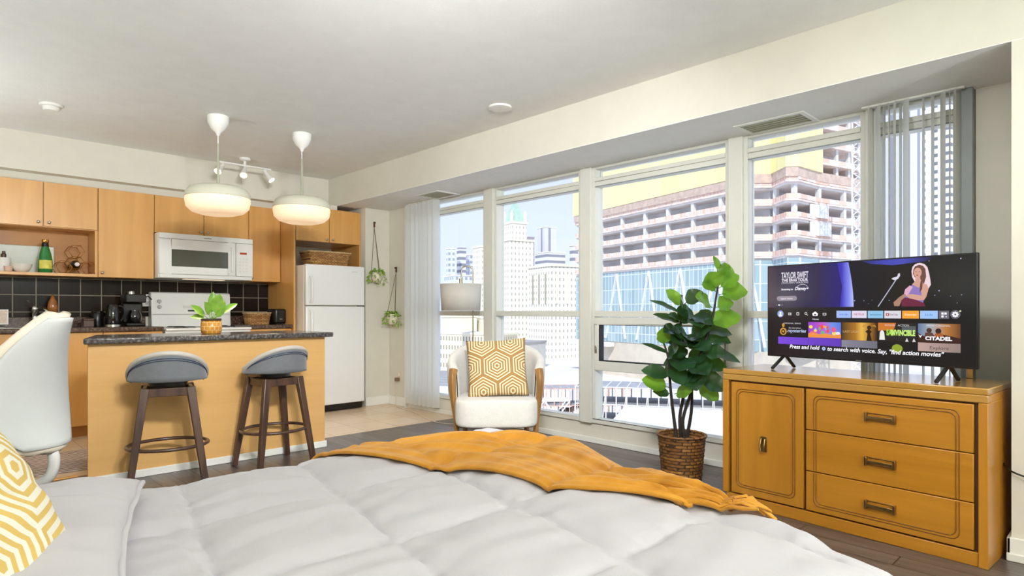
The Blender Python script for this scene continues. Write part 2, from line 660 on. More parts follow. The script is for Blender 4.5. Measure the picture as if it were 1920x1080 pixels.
def cabinet(name, label, x0, x1, yf, yb, z0, z1, doors, cat='cabinet', toe=0.0, group=None, carcass=None):
    """doors: (x0, x1, z0, z1, knob x or None, knob z, kind) in world coordinates"""
    r = thing(name, label, cat, (x0, yf, z0), group=group)
    c = MB()
    D = yb - yf
    for b in (carcass or [(x0, x1, z0 + toe, z1)]):
        c.box(b[0] - x0, b[1] - x0, 0.02, D, b[2] - z0, b[3] - z0)
    if toe:
        c.box(0, x1 - x0, 0.08, D, 0, toe, 2)
    c.build('carcass', MAP, r, bevel=0.001)
    for d in doors:
        p = MB().box(d[0] - x0 + 0.0015, d[1] - x0 - 0.0015, 0.0, 0.0195, d[2] - z0 + 0.0015, d[3] - z0 - 0.0015)
        o = p.build(d[6] if len(d) > 6 else 'door', M['maple_z'], r, bevel=0.0018)
        if d[4] is not None:
            knob(o, d[4] - x0, d[5] - z0)
    return r


YU, YB = 6.60, 6.93
ZT = 2.188
# unit over the open shelf, its side and shelf board belong to the same cabinet
cA = cabinet('wall_cabinet', 'maple wall cabinet with two short doors above an open display shelf', 0.42, 1.232, YU, YB, 1.385, ZT,
             [(0.44, 0.834, 1.802, ZT, 0.80, 1.84), (0.838, 1.230, 1.806, ZT, 0.875, 1.84)],
             carcass=[(0.42, 1.232, 1.80, ZT), (0.42, 0.44, 1.41, 1.80), (1.212, 1.232, 1.41, 1.80), (0.42, 1.232, 1.385, 1.41)])
MB().box(0.02, 0.79, 0.31, 0.325, 0.025, 0.415).build('back_panel', M['maple_in'], cA)
cabinet('wall_cabinet', 'tall single-door maple wall cabinet left of the white microwave', 1.234, 1.684, YU, YB, 1.385, ZT,
        [(1.235, 1.683, 1.385, ZT, 1.262, 1.425)])
cabinet('wall_cabinet', 'short two-door maple wall cabinet directly above the white microwave', 1.686, 2.572, YU, YB, 1.83, ZT,
        [(1.688, 2.128, 1.83, ZT, 2.098, 1.862), (2.131, 2.570, 1.83, ZT, 2.163, 1.862)])
cabinet('wall_cabinet', 'tall single-door maple wall cabinet between the microwave and fridge panel', 2.574, 2.915, YU, YB, 1.392, ZT,
        [(2.576, 2.914, 1.392, ZT, 2.605, 1.432)])
struct(MB().box(-0.2, 2.915, 6.62, 6.93, ZT, BEAMZ).build('trim_cabinet_filler', M['wall']))
# tall panel and the fridge housing
fp = MB().box(2.917, 2.937, 6.28, YB, 0.0, ZT)
tag(fp.build('fridge_side_panel', M['maple_z'], bevel=0.002), 'tall upright maple panel beside the left of the fridge', 'panel')
fc = cabinet('wall_cabinet', 'deep two-door maple cabinet over the white fridge', 2.938, 3.712, 6.28, YB, 1.83, 2.20,
             [(2.940, 3.322, 1.83, 2.20, 3.285, 1.862), (3.326, 3.711, 1.83, 2.20, 3.362, 1.862)],
             carcass=[(2.938, 3.712, 1.83, 2.20)])
MB().box(0.757, 0.774, 0.0, 0.65, -0.262, 0.0).build('side_return', M['maple_z'], fc)
struct(MB().box(2.94, 3.43, 6.30, 6.50, 2.20, BEAMZ).build('trim_fridge_filler', M['wall']))

# lower run
cabinet('base_cabinet', 'maple base cabinet run under the sink at the left of the stove', -0.2, 1.688, 6.33, YB, 0.0, 0.897,
        [(-0.2, 0.27, 0.10, 0.895, 0.24, 0.82), (0.273, 0.743, 0.10, 0.895, 0.30, 0.82), (0.746, 1.216, 0.10, 0.895, 1.186, 0.82), (1.219, 1.686, 0.10, 0.895, 1.249, 0.82)],
        toe=0.10)
cabinet('base_cabinet', 'narrow maple base cabinet between the stove and fridge panel', 2.485, 2.915, 6.33, YB, 0.0, 0.897,
        [(2.487, 2.913, 0.10, 0.74, 2.52, 0.70), (2.487, 2.913, 0.743, 0.895, 2.70, 0.82, 'drawer')], toe=0.10)


def worktop(x0, x1, label):
    w = thing('worktop', label, 'worktop', (x0, 6.295, 0.899))
    b = MB().box(0, x1 - x0, 0, 0.634, 0, 0.038)
    b.build('slab', M['worktop'], w, bevel=0.008, seg=3)
    MB().box(0, x1 - x0, 0.615, 0.634, 0.0385, 0.125).build('upstand', M['worktop'], w, bevel=0.003)


worktop(-0.2, 1.688, 'long brown speckled laminate worktop holding the sink and kettle')
worktop(2.485, 2.915, 'short brown laminate worktop piece right of the stove')
struct(MB().box(-0.2, 2.915, 6.922, 6.93, 1.025, 1.388).build('trim_backsplash', M['splash']))

# sink and tap
sk = thing('kitchen_sink', 'stainless steel sink set into the brown worktop', 'sink', (0.62, 6.60, 0.937))
q = MB()
q.box(-0.38, 0.38, -0.24, -0.21, 0.0005, 0.006).box(-0.38, 0.38, 0.15, 0.24, 0.0005, 0.006).box(-0.38, -0.35, -0.21, 0.15, 0.0005, 0.006).box(0.35, 0.38, -0.21, 0.15, 0.0005, 0.006).box(-0.015, 0.015, -0.21, 0.15, 0.0005, 0.005)
q.build('rim', M['steel'], sk, bevel=0.002)
fa = thing('kitchen_tap', 'chrome lever tap arching over the sink', 'tap', (0.80, 6.79, 0.943))
MB().lathe([(0.028, 0), (0.028, 0.02), (0.022, 0.03), (0.022, 0.14), (0.026, 0.15), (0.02, 0.172), (0.0, 0.178)], 20).build('body', M['chrome'], fa, smooth=50)
MB().tube([(0, -0.01, 0.10), (0.02, -0.06, 0.15), (0.045, -0.13, 0.165), (0.065, -0.18, 0.13), (0.07, -0.19, 0.09)], [0.014, 0.013, 0.013, 0.014, 0.016], 12).build('spout', M['chrome'], fa, smooth=60)
MB().bar((0, 0, 0.172), (-0.055, -0.05, 0.225), 0.016, 0.009, w1=0.011, h1=0.006).build('lever', M['chrome'], fa, bevel=0.002)
# amber soap bottle behind the chair
sb = thing('soap_bottle', 'amber pear-shaped bottle with gold neck by the kitchen tap', 'bottle', (0.93, 6.81, 0.9375))
MB().lathe([(0.03, 0), (0.034, 0.01), (0.028, 0.05), (0.022, 0.09), (0.033, 0.13), (0.042, 0.17), (0.034, 0.22), (0.016, 0.26), (0.006, 0.285), (0.0, 0.287)], 20).build('body', plain('amber_glass', '#a2622a', 0.15, var=0.3, scale=20, coat=0.6), sb, smooth=60)
MB().lathe([(0.038, 0), (0.038, 0.012), (0.03, 0.016)], 20).build('foot_ring', M['gold'], sb, smooth=40)
# framed note card on the worktop
nc = thing('counter_sign', 'small white framed card on a clear stand on the worktop', 'sign', (0.53, 6.62, 0.9375))
MB().box(-0.075, 0.075, -0.006, 0.006, 0.03, 0.155).build('frame', M['whiteplastic'], nc, bevel=0.002)
MB().box(-0.064, 0.064, -0.0075, -0.0062, 0.04, 0.145).build('card', plain('printed_card', '#E2CDBB', 0.6, var=0.15, scale=70), nc)
MB().box(-0.05, 0.05, -0.03, 0.03, 0, 0.006).box(-0.012, 0.012, -0.006, 0.006, 0.006, 0.03).build('foot', plain('clear_acrylic', '#cfd0cc', 0.1), nc, bevel=0.002)
# dark box, canister, kettle, coffee maker
M['darkwood'] = wood('dark_stained_wood', '#2d170d', '#5b3824', 'z', 1.4, 0.35, 1.0, 0.15)
sq_ = thing('recipe_box', 'small brown wooden box on worktop left of the black canister', 'box', (1.165, 6.66, 0.9375))
MB().box(-0.04, 0.04, -0.05, 0.05, 0, 0.06).build('body', M['darkwood'], sq_, bevel=0.003)
MB().box(-0.042, 0.042, -0.052, 0.052, 0.0605, 0.075).build('lid', M['darkwood'], sq_, bevel=0.003)
cn = thing('canister', 'black lidded canister between the wooden box and kettle', 'canister', (1.245, 6.70, 0.9375))
MB().lathe([(0.045, 0), (0.047, 0.004), (0.047, 0.12), (0.044, 0.124)], 24).build('body', M['black'], cn, smooth=40)
MB().lathe([(0.049, 0.1245), (0.049, 0.14), (0.02, 0.148), (0.0, 0.148)], 24).build('lid', M['blackgloss'], cn, smooth=40)
kt = thing('kettle', 'tall black electric kettle with steel base on the worktop', 'kettle', (1.35, 6.62, 0.9375))
MB().lathe([(0.07, 0), (0.07, 0.018), (0.062, 0.02)], 28).build('base', M['steel'], kt, smooth=40)
MB().lathe([(0.06, 0.0205), (0.064, 0.03), (0.055, 0.12), (0.048, 0.19), (0.044, 0.2), (0.0, 0.208)], 28).build('body', M['blackgloss'], kt, smooth=50)
MB().tube([(0.05, 0, 0.19), (0.085, -0.005, 0.18), (0.095, -0.005, 0.12), (0.075, -0.003, 0.06), (0.06, 0, 0.05)], 0.008, 10).build('handle', M['black'], kt, smooth=60)
cm = thing('coffee_maker', 'black drip coffee maker with steel cap beside the kettle', 'coffee maker', (1.535, 6.70, 0.9375))
MB().box(-0.08, 0.08, -0.10, 0.12, 0, 0.03).box(-0.08, 0.08, 0.03, 0.12, 0.03, 0.22).box(-0.085, 0.085, -0.10, 0.12, 0.22, 0.30).build('body', M['black'], cm, bevel=0.01)
MB().lathe([(0.03, 0.301), (0.03, 0.325), (0.022, 0.33), (0.0, 0.33)], 20, c=(-0.02, 0, 0)).build('cap', M['steel'], cm, smooth=40)
MB().lathe([(0.045, 0.031), (0.058, 0.05), (0.06, 0.10), (0.045, 0.14), (0.045, 0.15), (0, 0.15)], 24, c=(0, -0.035, 0)).build('carafe', M['blackgloss'], cm, smooth=50)
MB().tube([(0.088, -0.05, 0.27), (0.11, -0.05, 0.285), (0.14, -0.05, 0.25)], 0.007, 8).build('switch_lever', M['black'], cm, smooth=50)
so = thing('wall_outlet', 'white outlet plate on the dark tiles above coffee maker', 'outlet', (1.70, 6.9215, 1.185))
MB().box(-0.038, 0.038, -0.006, 0, -0.06, 0.06).build('plate', M['whiteplastic'], so, bevel=0.002)
MB().box(-0.018, 0.018, -0.009, -0.0062, 0.01, 0.04).box(-0.018, 0.018, -0.009, -0.0062, -0.04, -0.01).build('sockets', plain('outlet_face', '#D5D2CA', 0.4), so, bevel=0.001)

# woven baskets
M['wicker'] = brick_mat('woven_seagrass', '#C99A5A', '#9A6A34', '#5e3c1c', 1, 0.035, 0.014, 0.5, 0.002, 0.75, 'xz', bump=0.8)


def basket(name, label, loc, w, d, h, mat, rim, n_rows=7, rz=0.0, flare=0.85):
    r = thing(name, label, 'basket', loc, rz)
    b = MB()
    n = 64
    rings = []
    for i in range(n_rows * 3 + 1):
        t = i / (n_rows * 3)
        fl = flare + (1 - flare) * t
        pts = []
        for k in range(n):
            a = 2 * PI * k / n
            ca, sa = math.cos(a), math.sin(a)
            e = 0.28
            x = math.copysign(abs(ca) ** e, ca) * w / 2 * fl
            y = math.copysign(abs(sa) ** e, sa) * d / 2 * fl
            wv = 0.0035 * math.sin(k * PI / 2 + (i // 3) * PI) * math.sin((i % 3) / 3 * PI + 0.4)
            L = math.hypot(x, y)
            pts.append((x * (1 + wv / L), y * (1 + wv / L), h * t))
        rings.append(pts)
    vs = [p for rr in rings for p in rr]
    fs = [(i * n + k, i * n + (k + 1) % n, (i + 1) * n + (k + 1) % n, (i + 1) * n + k) for i in range(len(rings) - 1) for k in range(n)]
    fs.append(tuple(reversed(range(n))))
    b.add(vs, fs)
    o = b.build('body', mat, r, smooth=60)
    so_ = o.modifiers.new('thick', 'SOLIDIFY')
    so_.thickness = 0.006
    MB().tube([(p[0] * 1.0, p[1] * 1.0, h) for p in rings[-1]], 0.007, 8, closed=True).build('rim', rim, r, smooth=60)
    return r


M['straw'] = plain('pale_straw', '#C9AE83', 0.8, var=0.25, scale=60)
basket('wicker_basket', 'rectangular woven basket sitting on top of the fridge', (3.30, 6.32, 1.5725), 0.50, 0.30, 0.145, M['wicker'], M['straw'])
basket('wicker_basket', 'small rectangular woven basket on worktop right of stove', (2.66, 6.60, 0.9375), 0.25, 0.17, 0.12, M['wicker'], M['straw'])
ts = thing('toaster', 'black toaster next to the small woven basket', 'toaster', (2.853, 6.56, 0.9375))
MB().box(-0.062, 0.062, -0.11, 0.11, 0.008, 0.165).build('body', M['black'], ts, bevel=0.022, seg=4)
MB().box(-0.045, 0.045, -0.09, 0.09, 0, 0.0078).build('feet', M['black'], ts)
MB().box(-0.014, 0.014, -0.122, -0.111, 0.05, 0.062).build('lever', M['steel'], ts, bevel=0.002)

# open-shelf things
yS = 6.78
bd = MB().box(-0.33, 0.33, -0.006, 0.006, 0, 0.245)
bo = bd.build('serving_board', plain('pale_mint_board', '#D3DACB', 0.35, var=0.04), loc=(0.62, 6.885, 1.4105), bevel=0.005)
tag(bo, 'pale mint serving board leaning at the back of the open shelf', 'board')
jr = thing('spice_jar', 'white ceramic jar with a wooden pump at shelf left', 'jar', (0.585, 6.74, 1.4105))
MB().lathe([(0.045, 0), (0.05, 0.005), (0.05, 0.115), (0.046, 0.12)], 24).build('body', M['whiteplastic'], jr, smooth=40)
MB().lathe([(0.018, 0.1205), (0.018, 0.15), (0.012, 0.155), (0.012, 0.175), (0, 0.175)], 14).build('stopper', M['darkwood'], jr, smooth=40)
cp = MB().lathe([(0.022, 0), (0.027, 0.004), (0.032, 0.045), (0.029, 0.045), (0.024, 0.01), (0.0, 0.008)], 24).build('cup', plain('blush_ceramic', '#D9B59F', 0.35), loc=(0.608, 6.66, 1.4105), smooth=40)
tag(cp, 'little blush pink cup in front of the white jar', 'cup')
bw = MB().lathe([(0.035, 0), (0.045, 0.003), (0.07, 0.035), (0.078, 0.07), (0.074, 0.07), (0.062, 0.035), (0.035, 0.012), (0, 0.01)], 32).build('bowl', plain('white_ceramic', '#E9E3D6', 0.25), loc=(0.695, 6.69, 1.4105), smooth=40)
tag(bw, 'white ceramic bowl on the open shelf left of green bottle', 'bowl')
gb = thing('glass_bottle', 'green glass bottle with yellow label and gold cap', 'bottle', (0.862, 6.70, 1.4105))
MB().lathe([(0.045, 0), (0.052, 0.008), (0.054, 0.05), (0.052, 0.11), (0.042, 0.17), (0.026, 0.225), (0.0225, 0.262), (0.0, 0.262)], 28).build('body', plain('green_glass', '#1f7a35', 0.06, var=0.25, scale=20, coat=0.8), gb, smooth=60)
lbm = MB()
lbm.grid(lambda u, v: ((0.0552 - 0.002 * v) * math.cos(-PI / 2 + (u - 0.5) * 2.0), (0.0552 - 0.002 * v) * math.sin(-PI / 2 + (u - 0.5) * 2.0), 0.035 + 0.075 * v), 12, 2)
lbm.build('label', plain('yellow_label', '#D9CF58', 0.5, var=0.25, scale=30), gb, smooth=60)
MB().lathe([(0.0235, 0.2622), (0.0265, 0.266), (0.0265, 0.285), (0.022, 0.29), (0.0, 0.29)], 20).build('cap', M['gold'], gb, smooth=40)
MB().lathe([(0.0275, 0.228), (0.0238, 0.2621)], 24).build('neck_foil', M['black'], gb, smooth=60)
# hexagonal wine rack
wr = thing('wine_rack', 'gold wire honeycomb wine rack on the open shelf', 'wine rack', (1.077, 6.74, 1.4105))
hx, hz = 0.052, 0.0295 * 2
R6 = 0.060


def hexa(cx, cz, y0, y1, mbx):
    pts = [(cx + R6 * math.cos(PI / 3 * k), cz + R6 * math.sin(PI / 3 * k) * 0.98) for k in range(6)]
    for yy in (y0, y1):
        mbx.tube([(a, yy, b) for a, b in pts], 0.0028, 6, closed=True)
    for a, b in pts:
        mbx.tube([(a, y0, b), (a, y1, b)], 0.002, 5)


for cx, cz in ((0, 0.2), (0, 0.096), (-0.09, 0.148 - 0.05 * 0), (0.09, 0.148), (-0.09, 0.044 + 0.012), (0.09, 0.044 + 0.012)):
    if abs(cx) > 0 and cz > 0.1:
        continue
    h_ = MB()
    hexa(cx, cz if cx == 0 else 0.0555, -0.11, 0.09, h_)
    h_.build('cell', M['gold'], wr, smooth=60)
wb = thing('wine_bottle', 'dark wine bottle lying in the honeycomb rack', 'bottle', (1.077, 6.74, 1.4105 + 0.082))
MB().at(Matrix.Rotation(PI / 2, 4, 'X')).lathe([(0.036, -0.09), (0.038, -0.08), (0.038, 0.06), (0.03, 0.085), (0.016, 0.105), (0.015, 0.135), (0, 0.135)], 24).build('body', M['blackgloss'], wb, smooth=60)
MB().at(Matrix.Rotation(PI / 2, 4, 'X')).lathe([(0.0175, 0.115), (0.0175, 0.14), (0, 0.1405)], 20).build('foil', plain('pale_foil', '#D8C9C6', 0.3), wb, smooth=60)

# microwave
mw = thing('microwave', 'white over-the-range microwave under the maple cabinets', 'microwave', (1.688, 6.47, 1.392))
W_, Hh = 0.88, 0.43
MB().box(0.0, W_, 0.022, 0.45, 0.0, Hh).build('body', M['white'], mw, bevel=0.006)
md = MB()
md.box(0.004, 0.105, 0, 0.0215, 0.04, Hh - 0.055).box(0.635, 0.705, 0, 0.0215, 0.04, Hh - 0.055)
md.box(0.105, 0.635, 0, 0.0215, 0.04, 0.115).box(0.105, 0.635, 0, 0.0215, 0.275, Hh - 0.055)
mdo = md.build('door', M['white'], mw, bevel=0.006)
M['darkglass'] = plain('smoked_glass', '#55564a', 0.05, var=0.03, coat=0.8)
MB().box(0.1055, 0.6345, 0.008, 0.02, 0.1155, 0.2745).build('glass', M['darkglass'], mdo)
MB().bar((0.662, -0.022, 0.08), (0.662, -0.022, 0.33), 0.018, 0.02).box(0.655, 0.669, -0.014, 0, 0.085, 0.10).box(0.655, 0.669, -0.014, 0, 0.31, 0.325).build('handle', M['white'], mdo, bevel=0.005, seg=3)
MB().box(0.004, W_ - 0.004, 0, 0.0215, Hh - 0.052, Hh - 0.002).build('vent_grille', M['white'], mw, bevel=0.004)
MB().box(0.40, 0.47, -0.002, -0.0002, Hh - 0.033, Hh - 0.026).build('badge', plain('grey_badge', '#8d8b85', 0.4), mw)
cpn = MB().box(0.709, W_ - 0.004, 0, 0.0215, 0.04, Hh - 0.055).build('control_panel', M['white'], mw, bevel=0.004)
MB().box(0.745, 0.815, -0.0015, -0.0002, 0.265, 0.285).build('clock_display', plain('clock_display', '#3a1d10', 0.2, emit='#C04818', estr=0.6), cpn)
kp = MB()
for i in range(5):
    for j in range(3):
        kp.box(0.738 + j * 0.032, 0.76 + j * 0.032, -0.0012, -0.0002, 0.08 + i * 0.032, 0.10 + i * 0.032)
kp.build('keypad', plain('keypad_grey', '#DCDAD2', 0.4), cpn)
MB().box(0.01, W_ - 0.01, 0.0, 0.03, 0.003, 0.038).build('lower_rail', M['white'], mw, bevel=0.004)
MB().box(0.25, 0.62, 0.06, 0.16, -0.004, -0.0005).build('work_light', plain('range_light', '#E8E0D0', 0.3, emit='#FFE9C8', estr=0.6), mw)

# stove
st = thing('stove', 'white electric range with knobs on a tall backguard', 'stove', (1.70, 6.27, 0.0))
MB().box(0, 0.775, 0.03, 0.64, 0.04, 0.895).build('body', M['white'], st, bevel=0.005)
MB().box(-0.002, 0.777, 0.0, 0.52, 0.896, 0.918).build('cooktop', M['white'], st, bevel=0.008, seg=3)
od = MB().box(0.01, 0.765, 0.0, 0.0295, 0.25, 0.80).build('oven_door', M['white'], st, bevel=0.006)
MB().tube([(0.08, -0.002, 0.76), (0.08, -0.035, 0.76), (0.695, -0.035, 0.76), (0.695, -0.002, 0.76)], 0.01, 10).build('handle', M['white'], od, smooth=50)
MB().box(0.17, 0.60, -0.003, -0.0003, 0.40, 0.65).build('oven_window', M['darkglass'], od)
MB().box(0.01, 0.765, 0.0, 0.0295, 0.06, 0.24).build('drawer', M['white'], st, bevel=0.006)
bg = MB().prism([(0.53, 0.919), (0.64, 0.919), (0.64, 1.268), (0.575, 1.268), (0.555, 1.255)], 0.012, 0.765, axis='x').build('backguard', M['white'], st, bevel=0.008, seg=3)
for x_, z_ in ((0.085, 1.175), (0.085, 1.12), (0.655, 1.175), (0.655, 1.12)):
    k = MB()
    yy = 0.53 + (z_ - 0.919) / 0.336 * 0.025
    k.cyl((x_, yy - 0.004, z_), (x_, yy - 0.026, z_), 0.02, 0.017, 20).box(x_ - 0.004, x_ + 0.004, yy - 0.034, yy - 0.024, z_ - 0.017, z_ + 0.017)
    k.build('knob', plain('knob_grey', '#BEBAB0', 0.35), bg, smooth=40)
MB().box(0.30, 0.47, 0.541, 0.5445, 1.105, 1.135).build('clock_panel', plain('grey_panel', '#d2d0c9', 0.3), bg)
MB().box(0.345, 0.425, 0.5375, 0.5408, 1.075, 1.09).build('badge', M['black'], bg)
MB().box(0.02, 0.757, 0.526, 0.5305, 1.045, 1.05).build('trim_line', plain('grey_line', '#B9B6AE', 0.5), bg)
for x_, y_, r_ in ((0.19, 0.13, 0.09), (0.58, 0.13, 0.075), (0.19, 0.38, 0.075), (0.58, 0.38, 0.09)):
    c = MB()
    for k in range(4):
        rr = r_ * (1 - k * 0.2)
        c.tube([(x_ + rr * math.cos(a * PI / 12), y_ + rr * math.sin(a * PI / 12), 0.928) for a in range(24)], 0.0045, 6, closed=True)
    c.lathe([(r_ * 1.12, 0.9185), (r_ * 1.12, 0.922), (r_ * 0.9, 0.9195), (0, 0.9195)], 28, 1, c=(x_, y_, 0))
    c.build('burner', [M['black'], M['chrome']], st, smooth=60)

# fridge
fr = thing('fridge', 'white top-freezer fridge with a woven basket on top', 'fridge', (2.962, 6.09, 0.0))
M['fridge_side'] = plain('fridge_side', '#E9DCC9', 0.5, var=0.02)
MB().box(0.0, 0.69, 0.065, 0.80, 0.05, 1.562).build('body', M['fridge_side'], fr, bevel=0.004)
fz = MB().box(0.0, 0.69, 0.0, 0.0625, 1.14, 1.57).build('freezer_door', M['white'], fr, bevel=0.012, seg=3)
fd = MB().box(0.0, 0.69, 0.0, 0.0625, 0.075, 1.13).build('fridge_door', M['white'], fr, bevel=0.012, seg=3)
for z0, z1, p in ((1.165, 1.44, fz), (0.80, 1.095, fd)):
    MB().tube([(0.05, -0.004, z1), (0.05, -0.036, z1 - 0.03), (0.05, -0.04, (z0 + z1) / 2), (0.05, -0.036, z0 + 0.03), (0.05, -0.004, z0)], 0.011, 10, sx=1.4).build('handle', M['white'], p, smooth=60)
MB().box(0.02, 0.67, 0.02, 0.08, 0.012, 0.07).build('kick_grille', M['black'], fr, bevel=0.003)
MB().box(0.62, 0.685, 0.01, 0.05, 1.131, 1.139).build('hinge', M['black'], fr)
MB().box(0.53, 0.60, -0.0015, -0.0002, 1.505, 1.512).build('badge', plain('silver_badge', '#c2c2be', 0.3), fz)
MB().cyl((0.08, 0.15, 0), (0.08, 0.15, 0.05), 0.02, n=12).cyl((0.61, 0.15, 0), (0.61, 0.15, 0.05), 0.02, n=12).cyl((0.08, 0.72, 0), (0.08, 0.72, 0.05), 0.02, n=12).cyl((0.61, 0.72, 0), (0.61, 0.72, 0.05), 0.02, n=12).build('feet', M['black'], fr)

# rug on the kitchen tiles
m, t, b = new_mat('woven_rug_pattern')
v_ = _coord(t, (3.2, 5, 1))
wv = t.nodes.new('ShaderNodeTexWave')
wv.wave_type = 'BANDS'
wv.bands_direction = 'Y'
wv.inputs['Scale'].default_value = 1.5
wv.inputs['Distortion'].default_value = 3.5
wv.inputs['Detail'].default_value = 1
t.links.new(v_, wv.inputs['Vector'])
t.links.new(_ramp(t, wv.outputs[0], [(0.35, S('#7d6058')), (0.6, S('#CFC0B2'))]), b.inputs['Base Color'])
b.inputs['Roughness'].default_value = 0.95
rg = thing('kitchen_rug', 'patterned mauve and cream runner rug on the kitchen tiles', 'rug', (0.42, 5.405, 0.0))
MB().box(-0.62, 0.62, -0.37, 0.37, 0.0005, 0.008).build('pile', m, rg, bevel=0.002)
MB().box(-0.64, -0.6205, -0.38, 0.38, 0.0005, 0.006).box(0.6205, 0.64, -0.38, 0.38, 0.0005, 0.006).build('fringe', plain('rug_fringe', '#D8CDBE', 0.9), rg)

# island
isl = thing('kitchen_island', 'maple-clad kitchen island with white baseboard behind the stools', 'island', (0.80, 4.57, 0.0))
MB().box(0, 1.58, 0, 0.02, 0.0, 0.874).build('front_panel', M['maple_pale'], isl, bevel=0.002)
MB().box(0.13, 1.578, 0.0205, 0.44, 0.0, 0.874).build('carcass', M['maple_pale'], isl, bevel=0.003)
MB().box(-0.012, 1.592, -0.014, -0.0005, 0.0, 0.05).build('baseboard', M['trim'], isl, bevel=0.004)
MB().box(1.5805, 1.592, -0.0004, 0.44, 0.0, 0.05).build('side_baseboard', M['trim'], isl, bevel=0.004)
isc = MB().prism([(0.765, 4.51), (2.425, 4.51), (2.425, 5.16), (0.945, 5.16)], 0.8745, 0.912).build('island_worktop', M['island_top'], bevel=0.009, seg=3)
tag(isc, 'dark grey speckled laminate top of the kitchen island', 'worktop')

# potted plant on the island
M['leafbright'] = plain('bright_leaf', '#7FA83A', 0.4, var=0.3, scale=18, coat=0.2)
M['soil'] = plain('dark_soil', '#2c2019', 0.95, var=0.4, scale=60, bump=0.5)
pp = thing('potted_plant', 'small broad-leaved plant in an amber pot on the island', 'plant', (1.60, 4.80, 0.9125))
M['amberpot'] = brick_mat('amber_patterned_pot', '#C98526', '#D99B3C', '#E8C489', 1, 0.03, 0.028, 0.5, 0.002, 0.3, 'xz', bump=0.5)
MB().lathe([(0.058, 0), (0.066, 0.004), (0.073, 0.045), (0.068, 0.092), (0.062, 0.096), (0.060, 0.085), (0.0, 0.084)], 36).build('pot', M['amberpot'], pp, smooth=60)
MB().lathe([(0.066, 0.0965), (0.070, 0.10), (0.068, 0.112), (0.06, 0.112), (0.06, 0.1)], 36).build('rim', plain('brown_rim', '#4a3524', 0.5), pp, smooth=60)
MB().lathe([(0.0595, 0.0855), (0.03, 0.094), (0, 0.095)], 24).build('soil', M['soil'], pp, smooth=60)


def leaf(mbx, base, tip, width, droop=0.0, curl=0.25, n=8, m=0, ruffle=0.0, nrm=None):
    """one broad leaf: midrib from base to tip"""
    base, tip = Vector(base), Vector(tip)
    ax = tip - base
    L = ax.length
    t = ax.normalized()
    up = Vector(nrm) if nrm is not None else Vector((0, 0, 1))
    s = t.cross(up)
    if s.length < 0.1:
        s = t.cross(Vector((1, 0.3, 0)))
    s.normalize()
    nn = s.cross(t).normalized()
    ph = random.random() * 6

    def fn(u, v):
        a = (v - 0.5) * 2
        wd = width / 2 * (math.sin(PI * min(1, u * 1.02) ** 0.8) ** 0.7) * (0.75 + 0.35 * u)
        if u > 0.97:
            wd *= 0.3
        p = base + t * (L * u) + s * (a * wd) + nn * (curl * abs(a) ** 1.5 * wd) + Vector((0, 0, -droop * u * u * L))
        p += nn * ruffle * wd * math.sin(u * 14 + ph) * abs(a)
        return p
    mbx.grid(fn, n, 6, m)


for (dx, dy, dz, w_, br) in ((-0.15, -0.02, 0.11, 0.07, 0.02), (-0.13, 0.05, 0.035, 0.055, 0.1), (-0.07, -0.07, 0.14, 0.075, 0.05), (0.02, 0.02, 0.21, 0.08, 0), (0.045, -0.05, 0.20, 0.09, 0.05), (0.09, -0.02, 0.15, 0.07, 0.05), (0.20, 0.03, 0.15, 0.055, 0.15), (0.07, -0.09, 0.09, 0.06, 0.1)):
    l = MB()
    b0 = Vector((dx * 0.05, dy * 0.05, 0.10))
    tp = Vector((dx, dy, 0.10 + dz))
    cv = (tp - b0)
    l.tube([b0, b0 + cv * 0.35], 0.003, 6)
    leaf(l, b0 + cv * 0.28, tp, w_, br, 0.35, nrm=(-dx * 0.3, -1, 0.7))
    l.build('leaf', M['leafbright'], pp, smooth=180, fixn=False)

# bar stools
M['felt'] = plain('grey_felt', '#6F7274', 0.85, var=0.05, scale=40, bump=0.15, bscale=250, sheen=0.3)
M['piping'] = plain('light_grey_piping', '#B9B3A8', 0.7)
M['stitch'] = plain('blue_stitch', '#2d3e56', 0.7)
M['walnut'] = wood('dark_walnut', '#33211a', '#5f4434', 'z', 1.6, 0.35, 0.9, 0.2)
R2, HB = 0.222, 0.165


